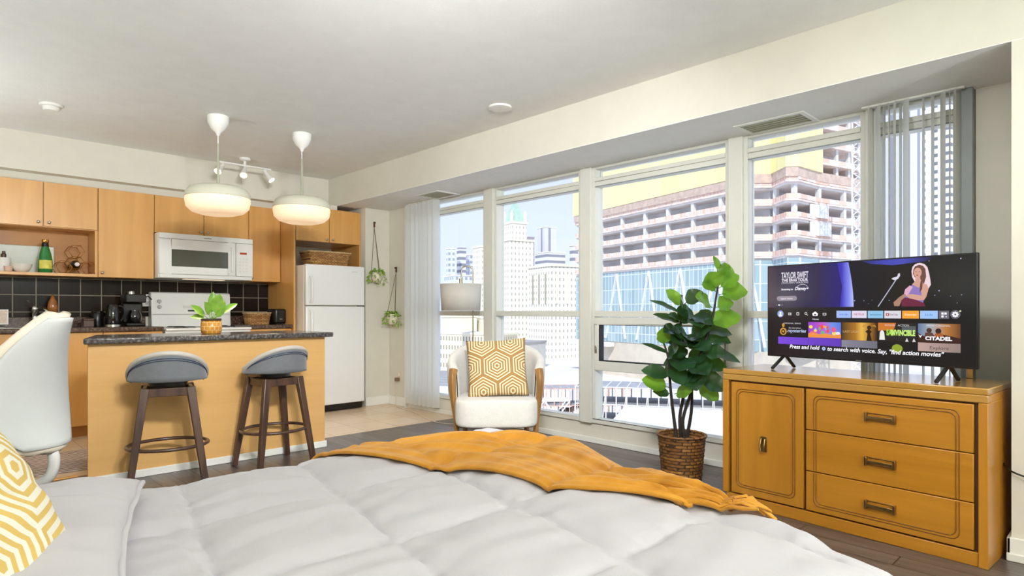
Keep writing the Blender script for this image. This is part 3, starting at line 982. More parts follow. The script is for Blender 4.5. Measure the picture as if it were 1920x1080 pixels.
def make_stool():
    r = thing('bar_stool', '', 'bar stool')
    # local -y is the seat's back (towards the bed)
    b = MB()

    def shell(u, v):
        ph = (u - 0.5) * PI * 1.06
        h = 0.008 + HB * max(0.0, math.cos(ph * 0.94)) ** 1.0
        rr = R2 - 0.012 * v + 0.012 * (v * h / HB)
        return (rr * math.sin(ph), -rr * 0.92 * math.cos(ph) * (1 + 0.12 * v * h / HB), 0.655 + h * v)
    b.grid(shell, 40, 6)
    so_ = b.build('backrest', M['felt'], r, smooth=180)
    md_ = so_.modifiers.new('thick', 'SOLIDIFY')
    md_.thickness = 0.03
    md_.offset = -1
    rim_pts = [Vector(shell(k / 48, 1)) + Vector((0, 0.012, 0)) for k in range(49)]
    MB().tube(rim_pts, 0.016, 10).build('piping', M['piping'], so_, smooth=60)
    for off in (0.83, 0.76):
        pts = []
        for k in range(3, 46):
            p = Vector(shell(k / 48, off))
            pts.append(p + Vector((p.x, p.y, 0)).normalized() * 0.0025)
        MB().tube(pts, 0.0022, 5).build('seam_stitch', M['stitch'], so_, smooth=60)
    c = MB()
    c.lathe([(0.0, 0.648), (0.17, 0.648), (0.20, 0.66), (0.205, 0.685), (0.18, 0.705), (0.0, 0.700)], 36, c=(0, 0.012, 0), sy=1.0)
    c.build('seat', M['felt'], r, smooth=60)
    MB().lathe([(0.09, 0.618), (0.11, 0.62), (0.11, 0.6475), (0, 0.6475)], 28).build('swivel_plate', M['black'], r, smooth=40)
    fr_ = MB()
    for a, bb in (((-0.125, -0.115), (0.125, -0.115)), ((-0.125, 0.115), (0.125, 0.115)), ((-0.125, -0.115), (-0.125, 0.115)), ((0.125, -0.115), (0.125, 0.115))):
        fr_.bar((a[0], a[1], 0.587), (bb[0], bb[1], 0.587), 0.022, 0.05)
    fr_.build('apron', M['walnut'], r, bevel=0.003)
    for sx_ in (-1, 1):
        for sy_ in (-1, 1):
            MB().bar((sx_ * 0.122, sy_ * 0.112, 0.615), (sx_ * 0.205, sy_ * 0.168, 0.0), 0.048, 0.042, w1=0.036, h1=0.03).build('leg', M['walnut'], r, bevel=0.005)
    MB().tube([(0.222 * math.cos(a * PI / 24), 0.198 * math.sin(a * PI / 24), 0.25) for a in range(48)], 0.0135, 10, closed=True, sy=0.8).build('foot_ring', M['walnut'], r, smooth=60)
    return r


sg = 'upholstered stools at the island'
s1 = make_stool()
s1['label'], s1['group'] = 'grey felt bar stool nearer the white swivel chair', sg
s1.location, s1.rotation_euler = (1.165, 4.26, 0), (0, 0, -0.26)
s2 = copy_tree(s1)
s2['label'] = 'grey felt bar stool nearer the white fridge'
s2.location, s2.rotation_euler = (1.86, 4.31, 0), (0, 0, 0.13)

# pendants
M['pend_top'] = plain('sage_white_metal', '#CFCDB9', 0.5, var=0.02)
M['pend_glass'] = plain('lit_opal_diffuser', '#F7DDBE', 0.5, var=0.01, emit='#FFD9AE', estr=0.48)
M['cord'] = plain('grey_cord', '#A9A893', 0.6)


def make_pendant():
    r = thing('pendant_lamp', '', 'pendant lamp')
    MB().lathe([(0.075, 0), (0.078, -0.006), (0.075, -0.05), (0.05, -0.10), (0.02, -0.125), (0.01, -0.15), (0, -0.15)], 32).build('canopy', M['whiteplastic'], r, smooth=60)
    MB().cyl((0, 0, -0.15), (0, 0, -0.21), 0.004, n=8).build('cord', M['whiteplastic'], r)
    MB().cyl((0, 0, -0.21), (0, 0, -0.545), 0.010, n=12).build('stem', M['cord'], r, smooth=40)
    MB().lathe([(0, -0.53), (0.03, -0.532), (0.16, -0.54), (0.205, -0.558), (0.228, -0.59), (0.233, -0.625), (0.228, -0.628)], 48).build('shade', M['pend_top'], r, smooth=60)
    MB().lathe([(0.229, -0.6285), (0.231, -0.65), (0.222, -0.70), (0.185, -0.735), (0.13, -0.752), (0.115, -0.75), (0.11, -0.742), (0, -0.742)], 48).build('diffuser', M['pend_glass'], r, smooth=60)
    return r


pg = 'round pendants above the island'
p1 = make_pendant()
p1['label'], p1['group'] = 'round opal pendant lamp hanging above the island nearer the left stool', pg
p1.location = (1.706, 4.97, CEIL)
p2 = copy_tree(p1)
p2['label'] = 'round opal pendant lamp hanging above the island nearer the fridge'
p2.location = (2.38, 4.97, CEIL)
for px_ in (1.706, 2.38):
    d = bpy.data.lights.new('pendant_bulb', 'SPOT')
    d.energy = 34
    d.spot_size = math.radians(150)
    d.spot_blend = 1.0
    d.shadow_soft_size = 0.10
    d.color = (1, 0.86, 0.68)
    o = bpy.data.objects.new('pendant_bulb', d)
    COL.objects.link(o)
    o.location = (px_, 4.97, CEIL - 0.765)

# spot bar
tb = thing('spotlight_bar', 'white ceiling bar with three angled spotlights', 'spotlight', (2.36, 6.15, CEIL))
MB().lathe([(0.05, 0), (0.052, -0.004), (0.05, -0.022), (0.012, -0.03), (0.012, -0.07), (0, -0.07)], 24).build('canopy', M['whiteplastic'], tb, smooth=40)
MB().cyl((-0.26, 0, -0.072), (0.26, 0, -0.072), 0.01, n=12).build('rail', M['whiteplastic'], tb, smooth=40)
for xo, dv in ((-0.21, (-0.6, -0.5, -0.75)), (0.0, (-0.35, -0.6, -0.75)), (0.20, (0.45, -0.5, -0.8))):
    dv = Vector(dv).normalized()
    b0 = Vector((xo, 0, -0.105))
    h_ = MB().cyl((xo, 0, -0.08), tuple(b0), 0.007, n=10).tube([b0 - dv * 0.02, b0 + dv * 0.03, b0 + dv * 0.075, b0 + dv * 0.105], [0.018, 0.022, 0.03, 0.036], 18)
    ho = h_.build('spot_head', M['whiteplastic'], tb, smooth=50)
    MB().tube([b0 + dv * 0.1055, b0 + dv * 0.109], [0.030, 0.030], 18).build('lamp_lens', plain('lit_lens', '#fff0d8', 0.4, emit='#FFE7C4', estr=2.0), ho)
# detector and blank disc
sd = thing('smoke_detector', 'small white smoke detector on the ceiling above cabinets', 'smoke detector', (0.745, 5.53, CEIL))
MB().lathe([(0.07, 0), (0.072, -0.006), (0.068, -0.016), (0.055, -0.018)], 32).build('base', M['whiteplastic'], sd, smooth=40)
MB().lathe([(0.052, -0.0185), (0.052, -0.035), (0.042, -0.045), (0, -0.045)], 32).build('cover', M['whiteplastic'], sd, smooth=40)
cd = MB().lathe([(0.085, 0), (0.086, -0.005), (0.08, -0.012), (0, -0.014)], 40).build('ceiling_cover_plate', M['whiteplastic'], loc=(3.10, 3.30, CEIL), smooth=40)
tag(cd, 'flat round white cover plate on the ceiling near beam', 'cover plate')
M['vent_in'] = plain('vent_inside', '#BDBBA2', 0.7)
for k, (x0, x1, y0, y1, lab) in enumerate(((3.77, 3.975, 1.43, 1.80, 'large white air vent grille under the beam by the blinds'), (3.70, 3.93, 4.83, 5.13, 'small white air vent grille under the beam near the kitchen'))):
    cx, cy = (x0 + x1) / 2, (y0 + y1) / 2
    v = thing('air_vent', lab, 'vent', (cx, cy, BEAMZ))
    a, b2 = (x1 - x0) / 2, (y1 - y0) / 2
    MB().box(-a - .03, a + .03, -b2 - .03, -b2, -0.008, 0).box(-a - .03, a + .03, b2, b2 + .03, -0.008, 0).box(-a - .03, -a, -b2, b2, -0.008, 0).box(a, a + .03, -b2, b2, -0.008, 0).build('frame', M['trim'], v, bevel=0.002)
    MB().box(-a, a, -b2, b2, -0.002, -0.0004).build('backing', M['vent_in'], v)
    for j in range(5):
        xx = -a + (j + 0.5) * 2 * a / 5
        MB().bar((xx, -b2 + 0.001, -0.006), (xx, b2 - 0.001, -0.006), 0.014, 0.0015).build('louvre', M['vent_in'], v)
for k, (px_, py_, pw_) in enumerate(FILL_UPLIGHTS):  # stands for the added fill uplighters, all out of view
    v = thing('fill_uplighter', ('added white fill uplighter beside the swivel chair', 'added white fill uplighter at the left end of the kitchen', 'added white fill uplighter at the back wall by the bed', 'added white fill uplighter at the back wall by the column')[k], 'floor lamp', (px_, py_, 0))
    MB().lathe([(0.14, 0), (0.14, 0.015), (0.02, 0.03)], 32).build('base', M['trim'], v, smooth=40)
    MB().cyl((0, 0, 0.03), (0, 0, 1.02), 0.012, n=12).build('pole', M['trim'], v, smooth=40)
    MB().lathe([(0.02, 1.0), (0.12, 1.03), (0.23, 1.10), (0.24, 1.13), (0.235, 1.13), (0.225, 1.105), (0.12, 1.04), (0, 1.03)], 36).build('bowl_shade', M['trim'], v, smooth=60)

tk = thing('added_fill_track', 'added white ceiling track with three fill spot heads above the bed', 'spotlight', (0.9, 0.75, CEIL))  # housing made up for the added fill spots, out of view
MB().box(-0.42, 0.42, -0.018, 0.018, -0.03, 0).build('track', M['trim'], tk, bevel=0.003)
for px_, py_, dv_, pw_ in FILL_SPOTS:
    dv = Vector(dv_).normalized()
    b0 = Vector((px_ - 0.9, 0, -0.33))
    h_ = MB().cyl((b0.x, 0, -0.03), tuple(b0), 0.01, n=10).tube([b0 - dv * 0.08, b0 - dv * 0.02, b0 + dv * 0.05], [0.05, 0.11, 0.145], 24, cap=False)
    h_.build('spot_head', M['trim'], tk, smooth=50)

# ------------------------------------------------------------------ bed
def interp(tbl, x):
    for k in range(len(tbl) - 1):
        if x <= tbl[k + 1][0] or k == len(tbl) - 2:
            a, b_ = tbl[k], tbl[k + 1]
            t_ = max(0.0, min(1.0, (x - a[0]) / (b_[0] - a[0])))
            t_ = t_ * t_ * (3 - 2 * t_)
            return a[1] + (b_[1] - a[1]) * t_
    return tbl[-1][1]


BX0, BY0, BY1 = -0.42, 0.06, 2.04
EDGE = [(0.0, 1.24), (0.35, 1.42), (0.67, 1.54), (1.08, 1.62), (1.6, 1.78), (1.95, 1.83)]
RB = 0.10
ZTOP = 0.565


def wrap(e):
    """horizontal reach and drop after e metres of cloth past the start of the bend"""
    if e <= 0:
        return 0.0, 0.0
    if e < RB * PI / 2:
        return RB * math.sin(e / RB), RB * (1 - math.cos(e / RB))
    k = e - RB * PI / 2
    return RB + 0.04 * k, RB + k


def duvet(a, b_, puff=True, wr=1.0):
    """cloth coordinates (metres along the bed, across the bed) -> point on the comforter"""
    yc = max(BY0 + RB, min(BY1 - RB, b_))
    ys = b_ - yc
    xe = interp(EDGE, yc)
    xi = min(a, xe - RB)
    ea = a - xi
    ha, da = wrap(ea)
    hb, db = wrap(abs(ys))
    hb = math.copysign(hb, ys)
    drop = math.hypot(da, db) if da > 0 and db > 0 else da + db
    if da > 0 and db > 0:
        q_ = math.hypot(ea, abs(ys))
        h_, drop = wrap(q_)
        ha, hb = h_ * ea / q_, math.copysign(h_ * abs(ys) / q_, ys)
    x, y = xi + ha, yc + hb
    u = (a - 0.2 * (b_ - 1.15) - 0.405) / 0.36
    v = (b_ - 1.15) / 0.405 + 0.02 * math.sin(a * 9)
    z = ZTOP
    if puff:
        su, sv = abs(math.sin(PI * u)), abs(math.sin(PI * v))
        if a < 0.40:
            su = 0.9
        p = 0.034 * (su * sv) ** 0.33
        seam = math.exp(-(su * 4) ** 2) + math.exp(-(sv * 4) ** 2)
        w = noise.noise(Vector((a * 5, b_ * 16, 0.3))) * 0.008 + noise.noise(Vector((a * 18, b_ * 7, 4.3))) * 0.005
        w += noise.noise(Vector((a * 34, b_ * 30, 7.1))) * 0.0022 * seam * 2
        w *= wr
        z += p + w
        off = 0.6 * p + w
        if drop > 0:
            x += off * min(1, drop / RB) * (ha / RB if ha < RB else 1)
            y += off * min(1, drop / RB) * (hb / RB if abs(hb) < RB else math.copysign(1, hb))
    return Vector((x, y, max(0.03, z - drop * (1.0 if drop < RB else 1.0))))


M['duvet'] = plain('white_microfibre', '#CBC7CC', 0.8, var=0.012, scale=3, bump=0.04, bscale=120, sheen=0.2)
bed = thing('bed', 'large bed with upholstered base under a white quilted comforter', 'bed', (0, 0, 0))
MB().box(-0.40, 1.18, 0.20, 1.84, 0.10, 0.32).build('bed_base', plain('bed_linen_grey', '#B9B4AC', 0.8), bed, bevel=0.02)
MB().box(-0.40, 1.20, 0.18, 1.91, 0.3205, 0.53).build('mattress', plain('mattress_ticking', '#E8E6E0', 0.8), bed, bevel=0.05, seg=4)
MB().box(-0.50, -0.42, 0.12, 1.90, 0.12, 1.02).build('headboard', M['felt'], bed, bevel=0.03, seg=4)
for x_, y_ in ((-0.34, 0.28), (-0.34, 1.76), (1.1, 0.28), (1.1, 1.76)):
    MB().cyl((x_, y_, 0), (x_, y_, 0.0995), 0.02, 0.028, 14).build('leg', M['black'], bed, smooth=40)
NA, NB = 300, 270
A1 = 1.93 + 0.30
b = MB()


def dfn(u, v):
    bb = BY0 - 0.28 + (BY1 - BY0 + 0.56) * v
    yc = max(BY0 + RB, min(BY1 - RB, bb))
    amax = interp(EDGE, yc) + 0.38
    aa = BX0 + (amax - BX0) * u
    return duvet(aa, bb)


b.grid(dfn, NA, NB)
cf = b.build('comforter', M['duvet'], smooth=180)
so_ = cf.modifiers.new('thick', 'SOLIDIFY')
so_.thickness = 0.012
so_.offset = -1
tag(cf, 'white box-quilted comforter spread over the bed', 'comforter')

# mustard throw lying across the foot of the bed
m, t, bs = new_mat('mustard_plush')
n_ = t.nodes.new('ShaderNodeTexNoise')
n_.inputs['Scale'].default_value = 5
t.links.new(_coord(t, (1, 3, 1)), n_.inputs['Vector'])
t.links.new(_ramp(t, n_.outputs[0], [(0.3, S('#C98510')), (0.7, S('#E29E28'))]), bs.inputs['Base Color'])
bs.inputs['Roughness'].default_value = 0.75
bs.inputs['Sheen Weight'].default_value = 0.2
n2 = t.nodes.new('ShaderNodeTexNoise')
n2.inputs['Scale'].default_value = 300
t.links.new(_coord(t), n2.inputs['Vector'])
_bump(t, bs, n2.outputs[0], 0.15, 0.004)
M['mustard'] = m
LT = [(0.0, 0.97, 2.17), (0.09, 1.0, 2.02), (0.17, 1.04, 1.88), (0.29, 1.12, 1.68), (0.42, 1.21, 1.46), (0.53, 1.25, 1.28), (0.66, 1.285, 1.07), (0.77, 1.365, 0.92), (0.89, 1.42, 0.80), (1.0, 1.45, 0.715)]
RT = [(0.0, 1.28, 2.24), (0.09, 1.34, 2.10), (0.17, 1.42, 1.97), (0.29, 1.60, 1.83), (0.42, 1.74, 1.66), (0.53, 1.77, 1.42), (0.66, 1.665, 1.15), (0.77, 1.60, 0.97), (0.89, 1.54, 0.82), (1.0, 1.49, 0.725)]


def cat_(tbl, t_):
    for k in range(len(tbl) - 1):
        if t_ <= tbl[k + 1][0] or k == len(tbl) - 2:
            a, c = tbl[k], tbl[k + 1]
            w = (t_ - a[0]) / (c[0] - a[0])
            z0, z1 = tbl[max(0, k - 1)], tbl[min(len(tbl) - 1, k + 2)]
            return tuple(0.5 * (2 * a[j] + (c[j] - z0[j]) * w + (2 * z0[j] - 5 * a[j] + 4 * c[j] - z1[j]) * w * w + (3 * a[j] - z0[j] - 3 * c[j] + z1[j]) * w ** 3) for j in (1, 2))


def throw_fn(u, v):
    la, lb = cat_(LT, u)
    ra, rb = cat_(RT, u)
    wob = 0.010 * math.sin(u * 17) * (1 - u)
    a, bb = la + (ra - la) * v + wob * (1 - v), lb + (rb - lb) * v
    p = duvet(a, bb, True, 0.0)
    e = 0.012
    pa, pb, pc = duvet(a, bb, False), duvet(a + e, bb, False), duvet(a, bb + e, False)
    n = (pb - pa).cross(pc - pa)
    n = n.normalized() if n.length > 1e-9 else Vector((0, 0, 1))
    fold = 0
    for fr_, am, ph in ((1.6, 0.006, 0.4), (2.7, 0.006, 2.1), (4.6, 0.004, 4.0)):
        s_ = math.sin(v * fr_ * 2 * PI + ph + 2.4 * noise.noise(Vector((u * 1.8, v * 1.0, fr_))))
        fold += am * (1 - abs(s_)) ** 1.6 * 1.7
    fold *= 0.35 + 1.1 * min(1, u * 2.0) * (0.75 + 0.5 * noise.noise(Vector((u * 4, 0, 9))))
    fold *= min(1.0, 6 * v + 0.25) * min(1.0, 6 * (1 - v) + 0.25)
    bulk = 0.017 + 0.012 * max(0, u - 0.5) * math.sin(PI * v)
    return p + n * (bulk + fold)


b = MB().grid(throw_fn, 170, 90)
th = thing('throw_blanket', 'mustard yellow plush throw trailing across the foot of the bed', 'blanket', (0, 0, 0))
tb_ = b.build('cloth', M['mustard'], th, smooth=180)
so_ = tb_.modifiers.new('thick', 'SOLIDIFY')
so_.thickness = 0.010
so_.offset = -1
fg = MB()
random.seed(3)
for k in range(16):
    v = k / 15
    p0 = throw_fn(0.985, v)
    d_ = Vector((0.02 + random.uniform(-.035, .03), -0.06 - random.uniform(0, .03), 0))
    p1 = p0 + d_ * 0.5 + Vector((0, 0, random.uniform(-0.004, 0.014)))
    p2 = p0 + d_
    base2 = duvet(p2.x, max(0.2, p2.y))
    p2.z = base2.z + 0.012 + random.uniform(0, .012)
    fg.tube([p0, p1, p2], [0.005, 0.0055, 0.003], 6)
fg.build('fringe', M['mustard'], th, smooth=60)


# pillows
def pillow_mesh(w, h, d, n=44, pw=0.30, wr=0.0, sharp=3.0, seed=0):
    """two faces meeting in a seam; local x width, y height, z thickness"""
    b_ = MB()

    def side(sg_):
        def fn(u, v):
            a, c = (u - 0.5) * 2, (v - 0.5) * 2
            pin = 1 - 0.07 * (a * a) * (1 - c * c) - 0.0
            x = a * w / 2 * (1 - 0.06 * (1 - a * a) * 0 - 0.07 * (1 - c * c) * a * a * 0)
            kx = 1 - 0.055 * math.cos(c * PI / 2) * abs(a) ** 3 * 0
            x = a * w / 2 * (1 - 0.06 * math.cos(c * PI / 2) * a * a)
            y = c * h / 2 * (1 - 0.06 * math.cos(a * PI / 2) * c * c)
            t_ = ((1 - abs(a) ** sharp) * (1 - abs(c) ** sharp))
            t_ = max(0, t_) ** pw
            wv_ = wr * noise.noise(Vector((a * 2.5 + seed, c * 6, sg_))) * t_
            return (x, y, sg_ * (d / 2 * t_ + wv_))
        return fn
    b_.grid(side(1), n, n)
    b_.grid(side(-1), n, n)
    return b_


wp = thing('pillow', 'plain white bed pillow with corded edge lying flat', 'pillow', (0.05, 1.50, 0.640), -0.27)
wm = pillow_mesh(0.58, 0.80, 0.105, pw=0.42, wr=0.02, sharp=4)
wm.v = [Vector((p.x, p.y, max(p.z, -0.042))) for p in wm.v]
wm.build('pillow_cover', M['duvet'], wp, smooth=180)
ep = []
for k in range(120):
    s_ = k / 120 * 4
    e_, f_ = int(s_), (s_ - int(s_)) * 2 - 1
    a, c = [(f_, -1), (1, f_), (-f_, 1), (-1, -f_)][e_]
    ep.append((a * 0.29 * (1 - 0.06 * math.cos(c * PI / 2) * a * a), c * 0.40 * (1 - 0.06 * math.cos(a * PI / 2) * c * c), 0.004 * math.sin(k * 0.9)))
MB().tube(ep, 0.0065, 8, closed=True).build('corded_edge', M['duvet'], wp, smooth=60)


def hex_stripes(name, c1, c2, cell, pitch, duty=0.5, rot=0.0, rough=0.85, warp=0.0):
    m_, t_, b_ = new_mat(name)
    v = _coord(t_, (1, 1, 1), (0, 0, rot))
    sp = t_.nodes.new('ShaderNodeSeparateXYZ')
    t_.links.new(v, sp.inputs[0])

    def mt(op, *a):
        n = t_.nodes.new('ShaderNodeMath')
        n.operation = op
        for k, q_ in enumerate(a):
            if isinstance(q_, (int, float)):
                n.inputs[k].default_value = q_
            else:
                t_.links.new(q_, n.inputs[k])
        return n.outputs[0]
    W2, H2 = cell, cell * 1.7320508
    ds = []
    for ox, oy in ((0, 0), (W2 / 2, H2 / 2)):
        x = mt('SUBTRACT', mt('MULTIPLY', mt('FRACT', mt('DIVIDE', mt('ADD', sp.outputs[0], ox + 10 * W2), W2)), W2), W2 / 2)
        y = mt('SUBTRACT', mt('MULTIPLY', mt('FRACT', mt('DIVIDE', mt('ADD', sp.outputs[1], oy + 10 * H2), H2)), H2), H2 / 2)
        ax_, ay = mt('ABSOLUTE', x), mt('ABSOLUTE', y)
        ds.append(mt('MAXIMUM', ax_, mt('ADD', mt('MULTIPLY', ax_, 0.5), mt('MULTIPLY', ay, 0.8660254))))
    d_ = mt('MINIMUM', ds[0], ds[1])
    st_ = mt('GREATER_THAN', mt('FRACT', mt('DIVIDE', d_, pitch)), duty)
    mx = t_.nodes.new('ShaderNodeMix')
    mx.data_type = 'RGBA'
    mx.inputs[6].default_value = S(c1)
    mx.inputs[7].default_value = S(c2)
    t_.links.new(st_, mx.inputs[0])
    t_.links.new(mx.outputs[2], b_.inputs['Base Color'])
    b_.inputs['Roughness'].default_value = rough
    _bump(t_, b_, st_, 0.5, 0.002)
    return m_


sp_ = thing('cushion', 'mustard and white striped cushion propped at the head of the bed', 'cushion', (0.045, 1.225, 0.665))
sc_ = pillow_mesh(0.48, 0.48, 0.16, pw=0.36, wr=0.01, sharp=2.6)
so2 = sc_.build('cushion_cover', hex_stripes('mustard_hexagon_stripes', '#DDBB6A', '#F1EDDD', 0.20, 0.021, 0.5, 0.3), sp_, smooth=180)
# face towards the foot of the bed, tipped back
so2.rotation_euler = (math.radians(62), 0, math.radians(52))
so2.rotation_mode = 'XYZ'

# ------------------------------------------------------------------ dresser
M['honey_x'] = wood('honey_maple_lengthwise', '#AE7218', '#CE8D2C', 'x', 0.9, 0.3, 0.8, 0.25)
M['honey_z'] = wood('honey_maple_upright', '#AE7218', '#CA8A2C', 'z', 0.9, 0.3, 0.8, 0.25)
M['honey_y'] = wood('honey_maple_depth', '#A87828', '#C9984A', 'y', 0.9, 0.3, 0.8, 0.3)
M['honey_top'] = wood('polished_honey_maple', '#A87828', '#C9984A', 'x', 0.9, 0.2, 0.8, 0.9)
M['groove'] = plain('routed_groove', '#8a5a14', 0.5)
dr = thing('dresser', 'honey maple dresser with one door and three drawers under the television', 'dresser', (3.31, 1.68, 0), -1.6445)
LD, DD, HD = 1.223, 0.46, 0.755
MB().box(0, LD, 0.0, DD, HD - 0.028, HD).box(0, LD, 0.0, 0.022, HD - 0.062, HD - 0.0285).build('top', [M['honey_top']], dr, bevel=0.004)
MB().box(0, 0.035, 0.0, DD, 0.06, HD - 0.0625).box(0, 0.035, 0.0225, DD, HD - 0.0625, HD - 0.029).build('side_panel', M['honey_z'], dr, bevel=0.003)
MB().box(LD - 0.035, LD, 0.0, DD, 0.0, HD - 0.0625).box(LD - 0.035, LD, 0.0225, DD, HD - 0.0625, HD - 0.029).build('side_panel', M['honey_z'], dr, bevel=0.003)
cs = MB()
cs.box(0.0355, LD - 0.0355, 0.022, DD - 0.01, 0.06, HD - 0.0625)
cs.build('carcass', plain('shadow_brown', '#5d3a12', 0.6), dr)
MB().box(0.02, LD - 0.0355, 0.006, 0.03, 0.0, 0.0595).build('plinth', M['honey_x'], dr, bevel=0.003)


def rrect(x0, x1, z0, z1, r, y, n=6, open_top=False, open_bot=False):
    pts = []
    for cx, cz, a0 in ((x1 - r, z0 + r, -PI / 2), (x1 - r, z1 - r, 0), (x0 + r, z1 - r, PI / 2), (x0 + r, z0 + r, PI)):
        for k in range(n + 1):
            a = a0 + k * PI / 2 / n
            pts.append((cx + r * math.cos(a), y, cz + r * math.sin(a)))
    return pts


door = MB().box(0.052, 0.455, 0.002, 0.0215, 0.068, 0.684).build('door', M['honey_z'], dr, bevel=0.003)
for ins in (0.0, 0.012):
    MB().tube(rrect(0.085 + ins, 0.412 - ins, 0.108 + ins, 0.648 - ins, 0.03, 0.0015), 0.0028, 6, closed=True).build('routed_line', M['groove'], door, smooth=60)
hd = MB().box(0.226, 0.262, -0.004, 0.0015, 0.325, 0.405)
hd.tube([(0.234, -0.008, 0.395), (0.232, -0.022, 0.36), (0.236, -0.02, 0.33), (0.252, -0.02, 0.33), (0.256, -0.022, 0.36), (0.254, -0.008, 0.395)], 0.005, 8)
hd.build('door_pull', M['brass'], door, bevel=0.0015)
DZ = [(0.478, 0.684), (0.269, 0.474), (0.068, 0.265)]
for k, (z0, z1) in enumerate(DZ):
    o = MB().box(0.468, 1.172, 0.002, 0.0215, z0, z1).build('drawer', M['honey_x'], dr, bevel=0.003)
    for ins in (0.0, 0.012):
        g = MB()
        xa, xb, r_ = 0.508 + ins, 1.122 - ins, 0.03
        if k == 0:
            zt = z1 - 0.030 - ins
            pts = [(xa, 0.0015, z0 + .003), (xa, 0.0015, zt - r_)] + [(xa + r_ - r_ * math.cos(a * PI / 12), 0.0015, zt - r_ + r_ * math.sin(a * PI / 12)) for a in range(1, 7)] + [(xb - r_ + r_ * math.sin(a * PI / 12), 0.0015, zt - r_ + r_ * math.cos(a * PI / 12)) for a in range(0, 7)] + [(xb, 0.0015, z0 + .003)]
            g.tube(pts, 0.0028, 6)
        elif k == 2:
            zt = z0 + 0.030 + ins
            pts = [(xa, 0.0015, z1 - .003), (xa, 0.0015, zt + r_)] + [(xa + r_ - r_ * math.cos(a * PI / 12), 0.0015, zt + r_ - r_ * math.sin(a * PI / 12)) for a in range(1, 7)] + [(xb - r_ + r_ * math.sin(a * PI / 12), 0.0015, zt + r_ - r_ * math.cos(a * PI / 12)) for a in range(0, 7)] + [(xb, 0.0015, z1 - .003)]
            g.tube(pts, 0.0028, 6)
        else:
            g.tube([(xa, 0.0015, z0 + .003), (xa, 0.0015, z1 - .003)], 0.0028, 6)
            g.tube([(xb, 0.0015, z0 + .003), (xb, 0.0015, z1 - .003)], 0.0028, 6)
        g.build('routed_line', M['groove'], o, smooth=60)
    zc = (z0 + z1) / 2 + (0.0 if k else 0.0)
    h_ = MB()
    xc = 0.815
    h_.box(xc - 0.062, xc + 0.062, -0.003, 0.0015, zc - 0.019, zc - 0.014).box(xc - 0.062, xc + 0.062, -0.003, 0.0015, zc + 0.014, zc + 0.019)
    h_.box(xc - 0.066, xc - 0.055, -0.02, 0.0015, zc - 0.021, zc + 0.021).box(xc + 0.055, xc + 0.066, -0.02, 0.0015, zc - 0.021, zc + 0.021)
    h_.box(xc - 0.055, xc + 0.055, -0.019, -0.012, zc - 0.009, zc + 0.005)
    h_.build('drawer_pull', M['brass'], o, bevel=0.0015)

# television
tv = thing('television', 'flat television showing a streaming menu on top of the dresser', 'television', (3.545, 1.528, 0.822), -1.7513)
TW, TH = 1.0247, 0.516
MB().box(0, TW, 0.004, 0.03, 0, TH).box(0.2, TW - 0.2, 0.03, 0.065, 0.04, TH - 0.16).build('body', M['black'], tv, bevel=0.003)
for x_ in (0.10, TW - 0.115):
    sft = MB()
    sft.bar((x_, 0.02, 0.012), (x_ - 0.012, -0.085, -0.062), 0.016, 0.012)
    sft.bar((x_, 0.02, 0.012), (x_ + 0.008, 0.10, -0.062), 0.016, 0.012)
    sft.build('foot', M['black'], tv, bevel=0.002)


def emat(name, col, s=1.0):
    m_, t_, b_ = new_mat(name)
    b_.inputs['Base Color'].default_value = (0.01, 0.01, 0.01, 1)
    b_.inputs['Emission Color'].default_value = S(col)
    b_.inputs['Emission Strength'].default_value = s
    b_.inputs['Roughness'].default_value = 0.15
    b_.inputs['Specular IOR Level'].default_value = 0.3
    return m_


def ramp_emat(name, stops, axis='X', s=1.0):
    m_, t_, b_ = new_mat(name)
    b_.inputs['Base Color'].default_value = (0.01, 0.01, 0.01, 1)
    sp = t_.nodes.new('ShaderNodeSeparateXYZ')
    tc = t_.nodes.new('ShaderNodeTexCoord')
    t_.links.new(tc.outputs['Object'], sp.inputs[0])
    t_.links.new(_ramp(t_, sp.outputs[axis], [(p, S(c)) for p, c in stops]), b_.inputs['Emission Color'])
    b_.inputs['Emission Strength'].default_value = s
    b_.inputs['Roughness'].default_value = 0.12
    b_.inputs['Specular IOR Level'].default_value = 0.3
    return m_


scr = MB()
SM = []


def lay(col, s=1.0):
    m_ = emat('screen_' + col.strip('#'), col, s) if isinstance(col, str) else col
    SM.append(m_)
    return len(SM) - 1


def q4(pts, m_, dep):
    """polygon on the screen, u right, v down, 0..1"""
    scr.add([(u * TW, -dep, TH * (1 - v)) for u, v in pts], [tuple(range(len(pts)))], m_)


def rect(u0, v0, u1, v1, m_, dep):
    q4([(u0, v0), (u1, v0), (u1, v1), (u0, v1)], m_, dep)


def oval(u, v, ru, rv, m_, dep, n=20, a0=0, a1=2 * PI):
    q4([(u + ru * math.cos(a0 + (a1 - a0) * k / n), v + rv * math.sin(a0 + (a1 - a0) * k / n)) for k in range(n)], m_, dep)


def line(p, q_, w, m_, dep):
    (a, b_), (c, d_) = p, q_
    dx, dy = (c - a) * TW, (d_ - b_) * TH
    L = math.hypot(dx, dy)
    nx, ny = -dy / L * w / 2, dx / L * w / 2
    q4([(a + nx / TW, b_ + ny / TH), (c + nx / TW, d_ + ny / TH), (c - nx / TW, d_ - ny / TH), (a - nx / TW, b_ - ny / TH)], m_, dep)


def words(s_, u, v, h, m_, dep, width=None, **k):
    vs, fs = text_mesh(s_, h * TH / 0.7, **k)
    w = max(p[0] for p in vs) - min(p[0] for p in vs)
    x0 = min(p[0] for p in vs)
    sc = width * TW / w if width else 1.0
    scr.add([(u * TW + (p[0] - x0) * sc, -dep, TH * (1 - v) + p[1]) for p in vs], fs, m_)


